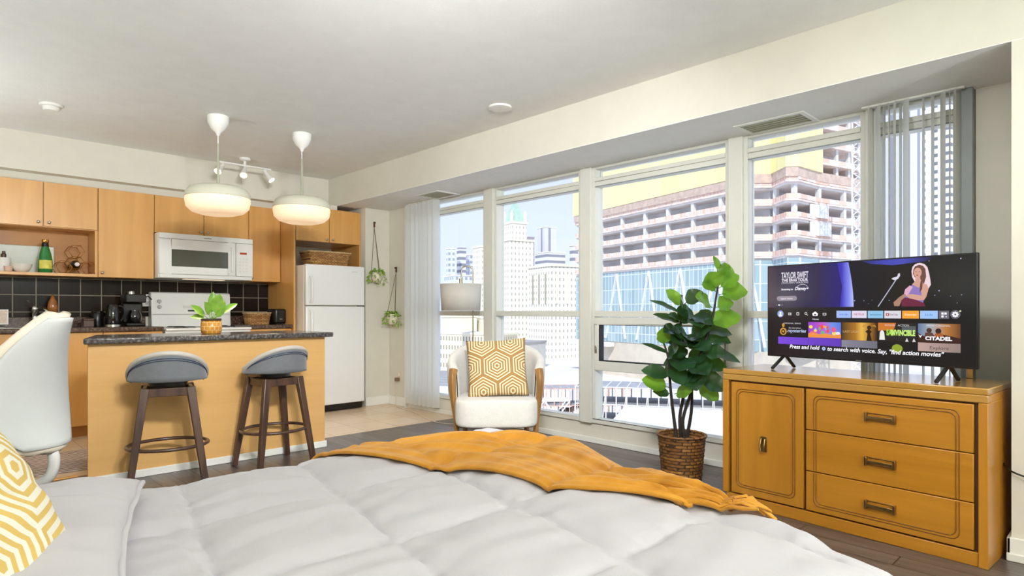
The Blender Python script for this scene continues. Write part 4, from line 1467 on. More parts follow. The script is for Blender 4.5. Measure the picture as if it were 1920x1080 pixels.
bgm = lay(ramp_emat('screen_backdrop', [(0.0, '#4a3040'), (0.07, '#221436'), (0.30, '#271c48'), (0.42, '#241a70'), (0.44, '#120f20'), (0.7, '#17120f'), (1.0, '#060508')]))
rect(0.006, 0.012, 0.994, 0.985, bgm, -0.0035)
lower = lay(ramp_emat('screen_lower', [(0.0, '#1a0f10'), (0.1, '#20141c'), (0.5, '#161013'), (1.0, '#100d0d')]))
rect(0.006, 0.462, 0.994, 0.985, lower, -0.0032)
arc = lay(ramp_emat('screen_arc', [(0.395, '#2a2080'), (0.43, '#3c34b8'), (0.465, '#7f86e8'), (0.495, '#b9c4f0')]))
q4([(0.395, 0.014), (0.452, 0.014)] + [(0.452 + 0.026 * math.sin(k / 8 * PI / 2), 0.014 + 0.445 * k / 8) for k in range(1, 9)] + [(0.41, 0.459), (0.42, 0.25)], arc, -0.0030)
glow = lay(ramp_emat('screen_glow', [(0.5, '#14102e'), (0.62, '#3a3fa8'), (0.72, '#4448b4'), (0.85, '#120e20')]))
q4([(0.52, 0.014), (0.86, 0.014), (0.80, 0.05), (0.66, 0.07), (0.56, 0.045)], glow, -0.0030)
W0 = lay('#DCD7E4')
WH = lay('#F4F2F8', 1.1)
D1 = -0.0026
words('TAYLOR SWIFT', 0.086, 0.148, 0.066, W0, D1, width=0.156, bold=0.0012)
words('THE ERAS TOUR', 0.088, 0.182, 0.028, W0, D1, width=0.152, bold=0.0008)
words("(TAYLOR'S VERSION)", 0.088, 0.205, 0.017, W0, D1, width=0.152)
words('Streaming on', 0.086, 0.274, 0.018, WH, D1, width=0.068, bold=0.0003)
words('Disney+', 0.166, 0.277, 0.034, WH, D1, width=0.078, shear=0.25, bold=0.0004)
for k in range(8):
    a0, a1 = PI * (1.05 + 0.8 * k / 8), PI * (1.05 + 0.8 * (k + 1) / 8)
    line((0.208 + 0.032 * math.cos(a0), 0.262 + 0.045 * math.sin(a0)), (0.208 + 0.032 * math.cos(a1), 0.262 + 0.045 * math.sin(a1)), 0.0016, WH, D1)
GB = lay('#8c8290')
q4([(0.072 + 0.014 * math.cos(a), 0.364 + 0.026 * math.sin(a)) for a in [PI / 2 + k * PI / 8 for k in range(9)]] + [(0.164 + 0.014 * math.cos(a), 0.364 + 0.026 * math.sin(a)) for a in [-PI / 2 + k * PI / 8 for k in range(9)]], GB, D1)
words('Learn more', 0.084, 0.374, 0.020, WH, D1 + .0002, width=0.068)
oval(0.056, 0.435, 0.002, 0.004, GB, D1, 10)
q4([(0.067, 0.430), (0.079, 0.430), (0.079, 0.440), (0.067, 0.440)], WH, D1)
oval(0.091, 0.435, 0.003, 0.006, GB, D1, 10)
# icon row
BL = lay('#8fa4d8')
IC = lay('#d8d4d8')
DK = lay('#181218')
oval(0.081, 0.532, 0.0185, 0.037, BL, D1)
oval(0.081, 0.522, 0.006, 0.012, WH, D1 + .0002)
oval(0.081, 0.547, 0.010, 0.011, WH, D1 + .0002)
rect(0.127, 0.519, 0.145, 0.545, IC, D1)
rect(0.130, 0.525, 0.136, 0.539, DK, D1 + .0002)
rect(0.139, 0.525, 0.143, 0.529, DK, D1 + .0002)
rect(0.139, 0.534, 0.143, 0.538, DK, D1 + .0002)
rect(0.175, 0.515, 0.190, 0.547, IC, D1)
rect(0.1785, 0.522, 0.1865, 0.541, DK, D1 + .0002)
oval(0.228, 0.526, 0.0075, 0.014, IC, D1)
oval(0.228, 0.526, 0.0045, 0.009, DK, D1 + .0002)
line((0.232, 0.535), (0.239, 0.548), 0.003, IC, D1)
q4([(0.263, 0.528), (0.279, 0.505), (0.295, 0.528), (0.291, 0.552), (0.267, 0.552)], WH, D1)
rect(0.274, 0.532, 0.284, 0.546, DK, D1 + .0002)
words('Home', 0.266, 0.594, 0.018, WH, D1, width=0.032)
rect(0.320, 0.521, 0.339, 0.546, IC, D1)
rect(0.324, 0.527, 0.335, 0.540, DK, D1 + .0002)
for (u0, u1, c, tx, tc_, tw) in ((0.392, 0.465, '#9db8f0', 'prime video', '#3d62c0', 0.045), (0.469, 0.541, '#dcd3e6', 'NETFLIX', '#b8304a', 0.05), (0.546, 0.618, '#8cbfe0', 'amazon', '#2f78a8', 0.05), (0.623, 0.697, '#d6d4de', 'YouTube', '#5a4a50', 0.036), (0.702, 0.773, '#f0a032', 'freevee', '#fff0d0', 0.05), (0.778, 0.850, '#9cc0f0', 'kids', '#4a80c8', 0.03)):
    rect(u0, 0.498, u1, 0.570, lay(c), D1)
    off = 0.024 if tx == 'YouTube' else (u1 - u0 - tw) / 2
    words(tx, u0 + off, 0.544, 0.022, lay(tc_), D1 + .0002, width=tw)
RD = lay('#a83a44')
rect(0.630, 0.522, 0.645, 0.546, RD, D1 + .0002)
q4([(0.635, 0.527), (0.641, 0.534), (0.635, 0.541)], WH, D1 + .0004)
GY = lay('#66626e')
rect(0.854, 0.498, 0.894, 0.570, GY, D1)
for i in range(2):
    for j in range(2):
        if i * j:
            line((0.880, 0.551), (0.886, 0.551), 0.002, WH, D1 + .0002)
            line((0.883, 0.545), (0.883, 0.557), 0.002, WH, D1 + .0002)
        else:
            rect(0.864 + j * 0.012, 0.514 + i * 0.026, 0.873 + j * 0.012, 0.532 + i * 0.026, WH, D1 + .0002)
oval(0.918, 0.531, 0.0195, 0.038, GY, D1)
for k in range(8):
    a = k * PI / 4
    oval(0.918 + 0.0095 * math.cos(a), 0.531 + 0.019 * math.sin(a), 0.0035, 0.007, WH, D1 + .0002, 8)
oval(0.918, 0.531, 0.0095, 0.019, WH, D1 + .0003)
oval(0.918, 0.531, 0.004, 0.008, GY, D1 + .0004)
oval(0.937, 0.502, 0.004, 0.008, lay('#d8dc98'), D1 + .0004, 10)
# tiles
C0 = D1
K1 = lay(ramp_emat('screen_tile', [(0.06, '#1e1514'), (0.25, '#14101c')]))
rect(0.067, 0.620, 0.240, 0.780, K1, C0)
GO, GO2 = lay('#c8923a'), lay('#6a4316')
oval(0.098, 0.722, 0.020, 0.040, GO, C0 + .0002)
oval(0.098, 0.724, 0.012, 0.026, K1, C0 + .0004)
oval(0.098, 0.655, 0.008, 0.022, GO, C0 + .0003)
oval(0.098, 0.722, 0.007, 0.012, GO, C0 + .0005)
words('ORIGINAL SERIES', 0.100, 0.640, 0.014, IC, C0 + .0002, width=0.10)
words('the marvelous', 0.130, 0.690, 0.016, IC, C0 + .0004, width=0.07, shear=0.2)
words('mysteries', 0.122, 0.728, 0.034, lay('#b9c6e8'), C0 + .0004, width=0.108, shear=0.3, bold=0.0006)
PU = lay(ramp_emat('screen_purple', [(0.05, '#7a48d8'), (0.44, '#5a30b0')]))
rect(0.067, 0.782, 0.2405, 0.86, PU, C0)
rect(0.2415, 0.778, 0.415, 0.86, PU, C0)
words('Prime Video', 0.105, 0.872, 0.020, lay('#3c2a70'), C0 + .0002, width=0.07)
words('Disney Jr.', 0.275, 0.862, 0.020, lay('#3c2a70'), C0 + .0002, width=0.10)
VI = lay(ramp_emat('screen_cartoon', [(0.24, '#8a3ac8'), (0.33, '#c058c8'), (0.38, '#6a8ce0'), (0.43, '#5a70d8')]))
rect(0.2415, 0.616, 0.415, 0.777, VI, C0)
random.seed(11)
for k in range(16):
    c = random.choice(['#e05a8a', '#f0a040', '#58c060', '#f4d850', '#e8e0f0', '#e84c50', '#60b8e8'])
    oval(0.255 + random.random() * 0.145, 0.66 + random.random() * 0.08, 0.005 + random.random() * 0.009, 0.010 + random.random() * 0.02, lay(c), C0 + .0002 + k * 0.00002, 10)
q4([(0.2415, 0.777), (0.2415, 0.735), (0.27, 0.722), (0.30, 0.742), (0.34, 0.73), (0.38, 0.748), (0.415, 0.735), (0.415, 0.777)], lay('#e89040'), C0 + .0008)
BR = lay(ramp_emat('screen_gold_tile', [(0.42, '#241a0a'), (0.50, '#a8701c'), (0.53, '#e0b048'), (0.58, '#8a5a18'), (0.60, '#3a240c')]))
rect(0.4175, 0.614, 0.5905, 0.790, BR, C0)
BK = lay('#2a1608')
q4([(0.54, 0.79), (0.545, 0.72), (0.535, 0.70), (0.55, 0.675), (0.566, 0.70), (0.558, 0.72), (0.566, 0.79)], BK, C0 + .0002)
oval(0.553, 0.662, 0.010, 0.020, BK, C0 + .0003)
for sgn in (-1, 1):
    q4([(0.553, 0.655), (0.553 + sgn * 0.026, 0.633), (0.553 + sgn * 0.034, 0.66), (0.553 + sgn * 0.018, 0.645)], lay('#c08830'), C0 + .0002)
words('LAST LIGHT', 0.425, 0.716, 0.022, lay('#c8a878'), C0 + .0002, width=0.085)
GYB = lay(ramp_emat('screen_grey_band', [(0.42, '#8a889a'), (0.59, '#70707c')], s=0.9))
rect(0.4175, 0.791, 0.5905, 0.862, GYB, C0)
rect(0.5940, 0.612, 0.7655, 0.785, lay('#221c1a'), C0)
q4([(0.594, 0.612), (0.675, 0.612), (0.665, 0.68), (0.594, 0.69)], lay('#c87428'), C0 + .0002)
q4([(0.70, 0.64), (0.76, 0.64), (0.76, 0.69), (0.70, 0.70)], lay('#50585a'), C0 + .0002)
words('WATCH ON', 0.625, 0.643, 0.018, IC, C0 + .0004, width=0.045)
words('ACTION', 0.683, 0.643, 0.018, IC, C0 + .0004, width=0.048)
words('SAY', 0.632, 0.728, 0.050, lay('#9cd040'), C0 + .0004, width=0.04, bold=0.002)
words('INVINCIBLE', 0.652, 0.728, 0.050, lay('#c4e87a'), C0 + .0005, width=0.106, bold=0.0018)
q4([(0.600, 0.775), (0.603, 0.70), (0.612, 0.68), (0.622, 0.70), (0.626, 0.775)], lay('#e8e4e0'), C0 + .0003)
q4([(0.715, 0.785), (0.722, 0.75), (0.730, 0.785)], lay('#d8d4d8'), C0 + .0003)
q4([(0.745, 0.785), (0.752, 0.75), (0.760, 0.785)], lay('#d8d4d8'), C0 + .0003)
oval(0.680, 0.852, 0.024, 0.040, lay('#8ca02c'), C0, 24)
SK = lay(ramp_emat('screen_citadel', [(0.78, '#4a6a98'), (0.84, '#a0a8b0'), (0.90, '#b87838'), (0.96, '#6a4020')]))
rect(0.769, 0.614, 0.938, 0.785, SK, C0)
q4([(0.769, 0.785), (0.769, 0.70), (0.80, 0.735), (0.86, 0.705), (0.938, 0.74), (0.938, 0.785)], lay('#3a1c14'), C0 + .0002)
oval(0.815, 0.675, 0.011, 0.022, lay('#4a3028'), C0 + .0003)
oval(0.852, 0.680, 0.012, 0.024, lay('#2c1a18'), C0 + .0003)
q4([(0.795, 0.73), (0.80, 0.695), (0.828, 0.695), (0.838, 0.73)], lay('#5a3c30'), C0 + .0003)
q4([(0.835, 0.73), (0.84, 0.70), (0.866, 0.695), (0.875, 0.73)], lay('#a85a2c'), C0 + .0003)
words('PRIME ORIGINAL', 0.805, 0.640, 0.016, IC, C0 + .0003, width=0.095)
words('CITADEL', 0.799, 0.762, 0.032, WH, C0 + .0005, width=0.107, bold=0.001)
q4([(0.771, 0.715), (0.779, 0.725), (0.787, 0.715), (0.779, 0.745)], WH, C0 + .0005)
rect(0.769, 0.787, 0.938, 0.865, lay(ramp_emat('screen_pink_band', [(0.78, '#c8a8a0'), (0.95, '#98847e')], s=0.9)), C0)
words('Explore', 0.818, 0.845, 0.030, lay('#4a3a38'), C0 + .0002, width=0.075)
words('Press and hold', 0.136, 0.902, 0.040, WH, C0 + .0010, width=0.168, shear=0.2, bold=0.0006)
oval(0.326, 0.888, 0.0095, 0.019, lay('#b8c8ec'), C0 + .0010)
oval(0.326, 0.888, 0.004, 0.008, lay('#6080c8'), C0 + .0012, 10)
words('to search with voice. Say, "find action movies"', 0.345, 0.906, 0.040, WH, C0 + .0010, width=0.530, shear=0.2, bold=0.0006)
# singer at a microphone stand
PK, SKN, HR, HL = lay('#d8a8c0'), lay('#cf9c8c'), lay('#6a4438'), lay('#e8cfd8')
D2 = -0.0024
line((0.594, 0.459), (0.676, 0.205), 0.0045, lay('#b8b8cc'), D2)
q4([(0.655, 0.198), (0.664, 0.185), (0.680, 0.178), (0.685, 0.150), (0.692, 0.148), (0.693, 0.172), (0.684, 0.200), (0.668, 0.212)], lay('#d4d2e2'), D2 + .0002)
q4([(0.742, 0.135), (0.746, 0.095), (0.758, 0.070), (0.776, 0.062), (0.796, 0.075), (0.808, 0.105), (0.815, 0.16), (0.820, 0.22), (0.822, 0.265), (0.812, 0.30), (0.80, 0.31), (0.79, 0.24), (0.756, 0.235), (0.745, 0.19)], HL, D2)
q4([(0.750, 0.12), (0.757, 0.092), (0.774, 0.080), (0.790, 0.090), (0.800, 0.12), (0.803, 0.19), (0.795, 0.25), (0.785, 0.30), (0.778, 0.33), (0.768, 0.30), (0.772, 0.25), (0.785, 0.22), (0.755, 0.19), (0.748, 0.16)], HR, D2 + .0002)
q4([(0.706, 0.455), (0.705, 0.40), (0.722, 0.33), (0.740, 0.27), (0.755, 0.235), (0.785, 0.235), (0.800, 0.27), (0.795, 0.35), (0.79, 0.455)], lay('#8a74b8'), D2 + .0003)
oval(0.768, 0.150, 0.0165, 0.046, SKN, D2 + .0004)
for uu in (0.761, 0.774):
    oval(uu, 0.142, 0.0025, 0.004, HR, D2 + .0005, 8)
oval(0.7665, 0.174, 0.0045, 0.005, lay('#9c3848'), D2 + .0005, 8)
line((0.768, 0.146), (0.767, 0.160), 0.0012, lay('#b88070'), D2 + .0005)
q4([(0.759, 0.185), (0.778, 0.185), (0.780, 0.225), (0.792, 0.245), (0.772, 0.29), (0.744, 0.255), (0.758, 0.228)], SKN, D2 + .00035)
q4([(0.786, 0.25), (0.806, 0.26), (0.813, 0.30), (0.804, 0.37), (0.795, 0.40), (0.780, 0.40), (0.785, 0.34), (0.779, 0.30)], SKN, D2 + .0005)
q4([(0.745, 0.345), (0.795, 0.365), (0.795, 0.402), (0.77, 0.402), (0.735, 0.385), (0.722, 0.365), (0.73, 0.345)], SKN, D2 + .0006)
q4([(0.668, 0.455), (0.664, 0.42), (0.690, 0.37), (0.712, 0.34), (0.720, 0.36), (0.700, 0.40), (0.690, 0.455)], lay('#a8806c'), D2 + .0005)
q4([(0.700, 0.459), (0.698, 0.40), (0.715, 0.375), (0.745, 0.385), (0.775, 0.41), (0.795, 0.43), (0.800, 0.459)], lay('#6a1c3c'), D2 + .00055)
q4([(0.715, 0.30), (0.735, 0.265), (0.748, 0.28), (0.725, 0.36), (0.708, 0.36)], PK, D2 + .0004)
q4([(0.783, 0.20), (0.790, 0.21), (0.787, 0.30), (0.776, 0.335), (0.778, 0.26)], HR, D2 + .0006)
for uu, vv, rr in ((0.483, 0.398, .003), (0.528, 0.40, .002), (0.566, 0.395, .0015), (0.855, 0.32, .003), (0.838, 0.36, .002), (0.939, 0.045, .003), (0.815, 0.05, .002), (0.900, 0.37, .0015), (0.645, 0.40, .002), (0.942, 0.36, .002), (0.925, 0.43, .0015), (0.55, 0.43, .0015)):
    oval(uu, vv, rr, rr * 2, lay('#b8b4e0'), D2, 8)
scrn = scr.build('screen', SM, tv, weld=False, fixn=False)
# make every polygon face the viewer
bm_ = bmesh.new()
bm_.from_mesh(scrn.data)
for f_ in bm_.faces:
    if f_.normal.y > 0:
        f_.normal_flip()
bm_.to_mesh(scrn.data)
bm_.free()
MB().box(0.5, 0.53, 0.0025, 0.0039, 0.004, 0.008).build('badge', plain('screen_badge', '#77767a', 0.3), tv)

# small things behind the television and the power lead
gbx = MB().box(-0.018, 0.018, -0.012, 0.012, 0, 0.05).build('small_box', plain('amber_box', '#B98538', 0.4), loc=(3.685, 0.60, 0.7555), rot=0.3, bevel=0.002)
tag(gbx, 'tiny amber box behind the right foot of the television', 'box')
pc = [(3.74, 0.52, 0.60), (3.735, 0.485, 0.585), (3.69, 0.445, 0.53), (3.66, 0.43, 0.44), (3.60, 0.42, 0.41), (3.50, 0.40, 0.37), (3.395, 0.36, 0.35), (3.40, 0.25, 0.335), (3.405, 0.20, 0.34)]
pc = [(3.728, .545, .602), (3.733, .525, .584), (3.677, .513, .529), (3.634, .482, .451), (3.575, .463, .430), (3.456, .437, .401), (3.40, .395, .385), (3.405, .33, .37), (3.41, .20, .36)]


def smooth_path(pts, n=6):
    pts = [Vector(p) for p in pts]
    out = []
    for i in range(len(pts) - 1):
        p0, p1, p2, p3 = pts[max(0, i - 1)], pts[i], pts[i + 1], pts[min(len(pts) - 1, i + 2)]
        for k in range(n):
            t_ = k / n
            out.append(0.5 * ((2 * p1) + (-p0 + p2) * t_ + (2 * p0 - 5 * p1 + 4 * p2 - p3) * t_ ** 2 + (-p0 + 3 * p1 - 3 * p2 + p3) * t_ ** 3))
    out.append(pts[-1])
    return out


pl = thing('power_cord', 'black power cord running from behind the dresser to the column', 'cord', (3.41, 0.20, 0.36))
o_ = MB().tube([p - Vector((3.41, 0.20, 0.36)) for p in smooth_path(pc)], 0.004, 8).build('cable', M['black'], pl, smooth=60)
MB().box(-0.012, 0.018, -0.014, 0.014, -0.014, 0.014).build('plug', M['black'], pl, bevel=0.003)

# ------------------------------------------------------------------ blinds
M['vane'] = plain('vane_white', '#E9E8E0', 0.6, var=0.02)
mt_ = M['vane'].node_tree.nodes['Principled BSDF']
M['vane_thin'] = bpy.data.materials.new('translucent_vane')
M['vane_thin'].use_nodes = True
t = M['vane_thin'].node_tree
pb = t.nodes['Principled BSDF']
pb.inputs['Base Color'].default_value = S('#E6E6E0')
pb.inputs['Roughness'].default_value = 0.6
tl = t.nodes.new('ShaderNodeBsdfTranslucent')
tl.inputs[0].default_value = S('#E9E9E4')
mx = t.nodes.new('ShaderNodeMixShader')
mx.inputs[0].default_value = 0.62
t.links.new(pb.outputs[0], mx.inputs[1])
t.links.new(tl.outputs[0], mx.inputs[2])
t.links.new(mx.outputs[0], t.nodes['Material Output'].inputs[0])


def vane(parent, x, y, yaw, z0, z1, w=0.089):
    """curved fabric strip; yaw 0 = edge-on to the glass (its width along x)"""
    b_ = MB()
    ca, sa = math.cos(yaw), math.sin(yaw)

    def fn(u, v):
        a = (u - 0.5) * w
        c = 0.006 * (1 - (2 * u - 1) ** 2)
        return (x + a * ca - c * sa, y + a * sa + c * ca, z0 + (z1 - z0) * v)
    b_.grid(fn, 6, 1)
    o_ = b_.build('vane', M['vane_thin'], parent, smooth=180)
    return o_


vb = thing('vertical_blind', 'white vertical blind half open behind the television', 'blind', (3.93, 0.90, 0))
MB().box(-0.012, 0.012, -0.24, 0.245, 2.238, 2.2495).build('headrail', M['trim'], vb, bevel=0.003)
for y_, yw in ((1.108, 0.30), (1.062, 0.55), (1.030, 0.12), (1.004, 0.18), (0.978, 0.35), (0.950, 0.10), (0.925, 0.55), (0.842, 0.10), (0.800, 0.05), (0.755, 0.45), (0.722, 0.15), (0.703, 0.3)):
    vane(vb, 0.0, y_ - 0.90, yw, 0.10, 2.237)
vs_ = thing('vertical_blind', 'white vertical blind drawn into a tall stack by the nook', 'blind', (3.935, 5.42, 0))
MB().box(-0.012, 0.012, -0.26, 0.22, 2.238, 2.2495).build('headrail', M['trim'], vs_, bevel=0.003)
for k in range(13):
    vane(vs_, 0.006 * (k % 2), -0.25 + k * 0.038, -0.85 if k == 0 else (0.45 if k % 2 else -0.55) + 0.15 * math.sin(k * 2.3), 0.07, 2.237)

# ------------------------------------------------------------------ floor lamp
M['shade_cloth'] = plain('grey_drum_shade', '#C9C4BA', 0.8, var=0.03, bump=0.1, bscale=400)
M['lampmetal'] = plain('champagne_metal', '#A79C82', 0.3, 1.0, var=0.05)
fl = thing('floor_lamp', 'slim floor lamp with grey drum shade hung from a hooked pole', 'floor lamp', (3.83, 4.45, 0))
MB().lathe([(0.135, 0), (0.137, 0.006), (0.13, 0.014), (0.02, 0.02), (0.012, 0.03)], 40).build('base', M['black'], fl, smooth=40)
rgt = Vector((math.sin(YAW), -math.cos(YAW), 0))
top = []
for k in range(13):
    a = PI * k / 12
    e = abs(math.cos(a)) ** 0.6 * math.copysign(1, math.cos(a))
    top.append(rgt * (-0.055 + 0.055 * e) + Vector((0, 0, 1.44 + 0.062 * math.sin(a) ** 0.7)))
pole = [Vector((0, 0, 0.02)), Vector((0, 0, 0.9))] + top + [rgt * (-0.11) + Vector((0, 0, 1.385))]
MB().tube(pole, 0.0065, 10).build('pole', M['lampmetal'], fl, smooth=60)
cS = rgt * (-0.115)
sh = MB()
NS = 48
prof = [(0.196, 1.334), (0.184, 1.082)]
for r_, z_ in prof:
    for k in range(NS):
        sh.v.append(Vector((cS.x + r_ * math.cos(2 * PI * k / NS), cS.y + r_ * math.sin(2 * PI * k / NS), z_)))
for k in range(NS):
    sh.f.append((k, (k + 1) % NS, NS + (k + 1) % NS, NS + k))
    sh.mi.append(0)
so_ = sh.build('shade', M['shade_cloth'], fl, smooth=60)
k_ = so_.modifiers.new('thick', 'SOLIDIFY')
k_.thickness = 0.004
MB().tube([cS + Vector((0.19 * math.cos(a * PI / 20), 0.19 * math.sin(a * PI / 20), 1.325)) for a in range(40)], 0.003, 6, closed=True).tube([cS + Vector((-0.19, 0, 1.325)), cS + Vector((0.19, 0, 1.325))], 0.003, 6).tube([cS + Vector((0, -0.19, 1.325)), cS + Vector((0, 0.19, 1.325))], 0.003, 6).cyl(cS + Vector((0, 0, 1.385)), cS + Vector((0, 0, 1.28)), 0.016, n=14).build('shade_carrier', M['lampmetal'], fl, smooth=50)
MB().sphere(cS + Vector((0, 0, 1.22)), 0.032, 14, s=(1, 1, 1.3)).build('bulb', M['whiteplastic'], fl, smooth=60)
cab_ = thing('floor_cable', 'thin cream cable lying from the nook outlet to floor lamp', 'cable', (3.76, 5.0, 0))
cp_ = [(3.985, 5.97, 0.30), (3.975, 5.95, 0.05), (3.93, 5.86, 0.006), (3.88, 5.55, 0.006), (3.80, 5.28, 0.006), (3.72, 5.05, 0.006), (3.66, 4.80, 0.006), (3.70, 4.62, 0.006), (3.80, 4.58, 0.008)]
MB().tube([p - Vector((3.76, 5.0, 0)) for p in smooth_path(cp_)], 0.0035, 6).build('cable', plain('cream_cable', '#D9C9B4', 0.6), cab_, smooth=60)
MB().box(0.215, 0.262, 0.95, 0.99, 0.28, 0.32).build('plug', plain('brown_plug', '#7d6a55', 0.5), cab_, bevel=0.004)
no = thing('wall_outlet', 'cream outlet plate low on the nook wall under planter', 'outlet', (4.0295, 5.97, 0.33))
MB().box(-0.005, 0, -0.036, 0.036, -0.058, 0.058).build('plate', plain('cream_plate', '#E2D3BF', 0.5), no, bevel=0.002)
MB().box(-0.007, -0.0052, -0.015, 0.015, 0.008, 0.04).build('socket', M['whiteplastic'], no, bevel=0.001)

# ------------------------------------------------------------------ armchair
M['cream'] = plain('cream_boucle', '#DAD6CC', 0.9, var=0.04, scale=30, bump=0.35, bscale=220, sheen=0.3)
M['teak'] = wood('teak', '#6f4a22', '#A57A42', 'z', 1.5, 0.4, 0.9, 0.1)
ac = thing('armchair', 'cream upholstered barrel armchair with teak frame by the window', 'armchair', (3.02, 3.255, 0), -0.74)
b = MB()


def cush(x0, x1, y0, y1, z0, z1, r, n=10):
    """soft block"""
    def P_(a, c, e):
        return None
    b_ = MB().box(x0, x1, y0, y1, z0, z1)
    return b_


sc2 = MB()
NU = 40
rings = []
for i in range(13):
    th_ = -PI / 2 + PI * i / 12
    z = 0.385 + 0.085 * math.copysign(abs(math.sin(th_)) ** 0.55, math.sin(th_))
    k_ = abs(math.cos(th_)) ** 0.30
    pts = []
    for j in range(NU):
        a = 2 * PI * j / NU
        e = 0.42
        x = math.copysign(abs(math.cos(a)) ** e, math.cos(a)) * (0.285 - 0.03 * (1 - k_) - (0.03 if math.sin(a) > 0.3 else 0))
        y = math.copysign(abs(math.sin(a)) ** e, math.sin(a)) * (0.275 - 0.03 * (1 - k_)) - 0.045
        dome = 0.015 * (1 - (x / 0.29) ** 2) * (1 if th_ > 0 else 0)
        pts.append((x, y, z + dome))
    rings.append(pts)
vs = [p for r_ in rings for p in r_]
fs = [(i * NU + k, i * NU + (k + 1) % NU, (i + 1) * NU + (k + 1) % NU, (i + 1) * NU + k) for i in range(12) for k in range(NU)]
fs += [tuple(reversed(range(NU))), tuple(12 * NU + k for k in range(NU))]
sc2.add(vs, fs)
sc2.build('seat', M['cream'], ac, smooth=80)
bk = MB()


def back_mid(ph):
    """ph -1..1 round the U; returns centre line point and direction outwards"""
    a = ph * math.radians(118)
    x, y = 0.285 * math.sin(a), 0.055 + 0.25 * math.cos(a)
    n = Vector((math.sin(a), math.cos(a), 0))
    return Vector((x, y, 0)), n


def back_fn(u, v):
    ph = (u - 0.5) * 2
    c, n = back_mid(ph)
    top_ = 0.665 + 0.185 * math.cos(ph * PI / 2) ** 0.9 if abs(ph) < 1 else 0.665
    bot = 0.43
    zc, hh = (top_ + bot) / 2, (top_ - bot) / 2
    w = 2 * PI * v
    tk = 0.038 * (1 if abs(ph) < 0.9 else math.sqrt(max(0.0, 1 - ((abs(ph) - 0.9) / 0.1) ** 2)) * 0.9 + 0.1)
    ca, sa = math.cos(w), math.sin(w)
    off = tk * math.copysign(abs(ca) ** 0.7, ca)
    z = zc + hh * math.copysign(abs(sa) ** 0.45, sa)
    lean = 0.05 * (z - bot)
    return c + n * (off + lean + 0.02) + Vector((0, 0, z))


bk.grid(back_fn, 48, 24)
bk.build('backrest', M['cream'], ac, smooth=180)
for sx_ in (-1, 1):
    # arm-end strip sweeping down into the front leg, rear leg behind
    arm = MB()
    P0 = [Vector((sx_ * 0.298, -0.10, 0.675)), Vector((sx_ * 0.305, -0.13, 0.60)), Vector((sx_ * 0.298, -0.14, 0.48)), Vector((sx_ * 0.275, -0.16, 0.30)), Vector((sx_ * 0.265, -0.20, 0.0))]
    arm.tube(smooth_path(P0, 5), [0.026 - 0.0006 * k for k in range(21)], 4, sx=0.75, sy=1.2)
    arm.build('front_leg', M['teak'], ac, bevel=0.003)
    rl = MB()
    P1 = [Vector((sx_ * 0.23, 0.20, 0.42)), Vector((sx_ * 0.23, 0.23, 0.25)), Vector((sx_ * 0.235, 0.28, 0.0))]
    rl.tube(P1, [0.024, 0.021, 0.015], 4)
    rl.build('rear_leg', M['teak'], ac, bevel=0.003)
MB().bar((-0.25, -0.14, 0.29), (0.25, -0.14, 0.29), 0.03, 0.035).bar((-0.22, 0.20, 0.29), (0.22, 0.20, 0.29), 0.03, 0.035).bar((-0.25, -0.14, 0.29), (-0.22, 0.20, 0.29), 0.03, 0.035).bar((0.25, -0.14, 0.29), (0.22, 0.20, 0.29), 0.03, 0.035).build('seat_frame', M['teak'], ac, bevel=0.003)
cu_ = thing('cushion', 'tan hexagon-patterned cushion leaning in the armchair', 'cushion', (3.01, 3.235, 0.675), -0.74)
cm_ = pillow_mesh(0.43, 0.42, 0.14, pw=0.36, wr=0.008, sharp=2.6)
co_ = cm_.build('cushion_cover', hex_stripes('tan_hexagon_stripes', '#A0763C', '#E0D0AC', 0.205, 0.0185, 0.52, 0.0), cu_, smooth=180)
co_.rotation_euler = (math.radians(72), math.radians(-3), 0)

# ------------------------------------------------------------------ tall plant
m, t, bs = new_mat('glossy_fig_leaf')
n_ = t.nodes.new('ShaderNodeTexNoise')
n_.inputs['Scale'].default_value = 9
t.links.new(_coord(t), n_.inputs['Vector'])
t.links.new(_ramp(t, n_.outputs[0], [(0.3, S('#0e2216')), (0.7, S('#25492b'))]), bs.inputs['Base Color'])
bs.inputs['Roughness'].default_value = 0.3
bs.inputs['Coat Weight'].default_value = 0.3
tl = t.nodes.new('ShaderNodeBsdfTranslucent')
tl.inputs[0].default_value = S('#7fa834')
mx = t.nodes.new('ShaderNodeMixShader')
mx.inputs[0].default_value = 0.22
t.links.new(bs.outputs[0], mx.inputs[1])
t.links.new(tl.outputs[0], mx.inputs[2])
t.links.new(mx.outputs[0], t.nodes['Material Output'].inputs[0])
M['fig'] = m
m2 = m.copy()
m2.name = 'young_fig_leaf'
for n__ in m2.node_tree.nodes:
    if n__.type == 'VALTORGB':
        n__.color_ramp.elements[0].color = S('#3f6c1c')
        n__.color_ramp.elements[1].color = S('#719f30')
    if n__.type == 'BSDF_TRANSLUCENT':
        n__.inputs[0].default_value = S('#b4e04c')
    if n__.type == 'MIX_SHADER':
        n__.inputs[0].default_value = 0.36
M['figyoung'] = m2
M['bark'] = plain('dark_bark', '#2b2119', 0.8, var=0.3, scale=40, bump=0.4)
tp = thing('potted_fig_tree', 'tall broad-leaved fig plant in a woven basket by the window', 'plant', (3.488, 2.045, 0))
M['rattan'] = brick_mat('brown_rattan_weave', '#9C6A2C', '#6B4318', '#3a230e', 1, 0.04, 0.02, 0.5, 0.003, 0.6, 'xz', bump=1.0)
b = MB()
n = 72
rows = 48
vs, fs = [], []
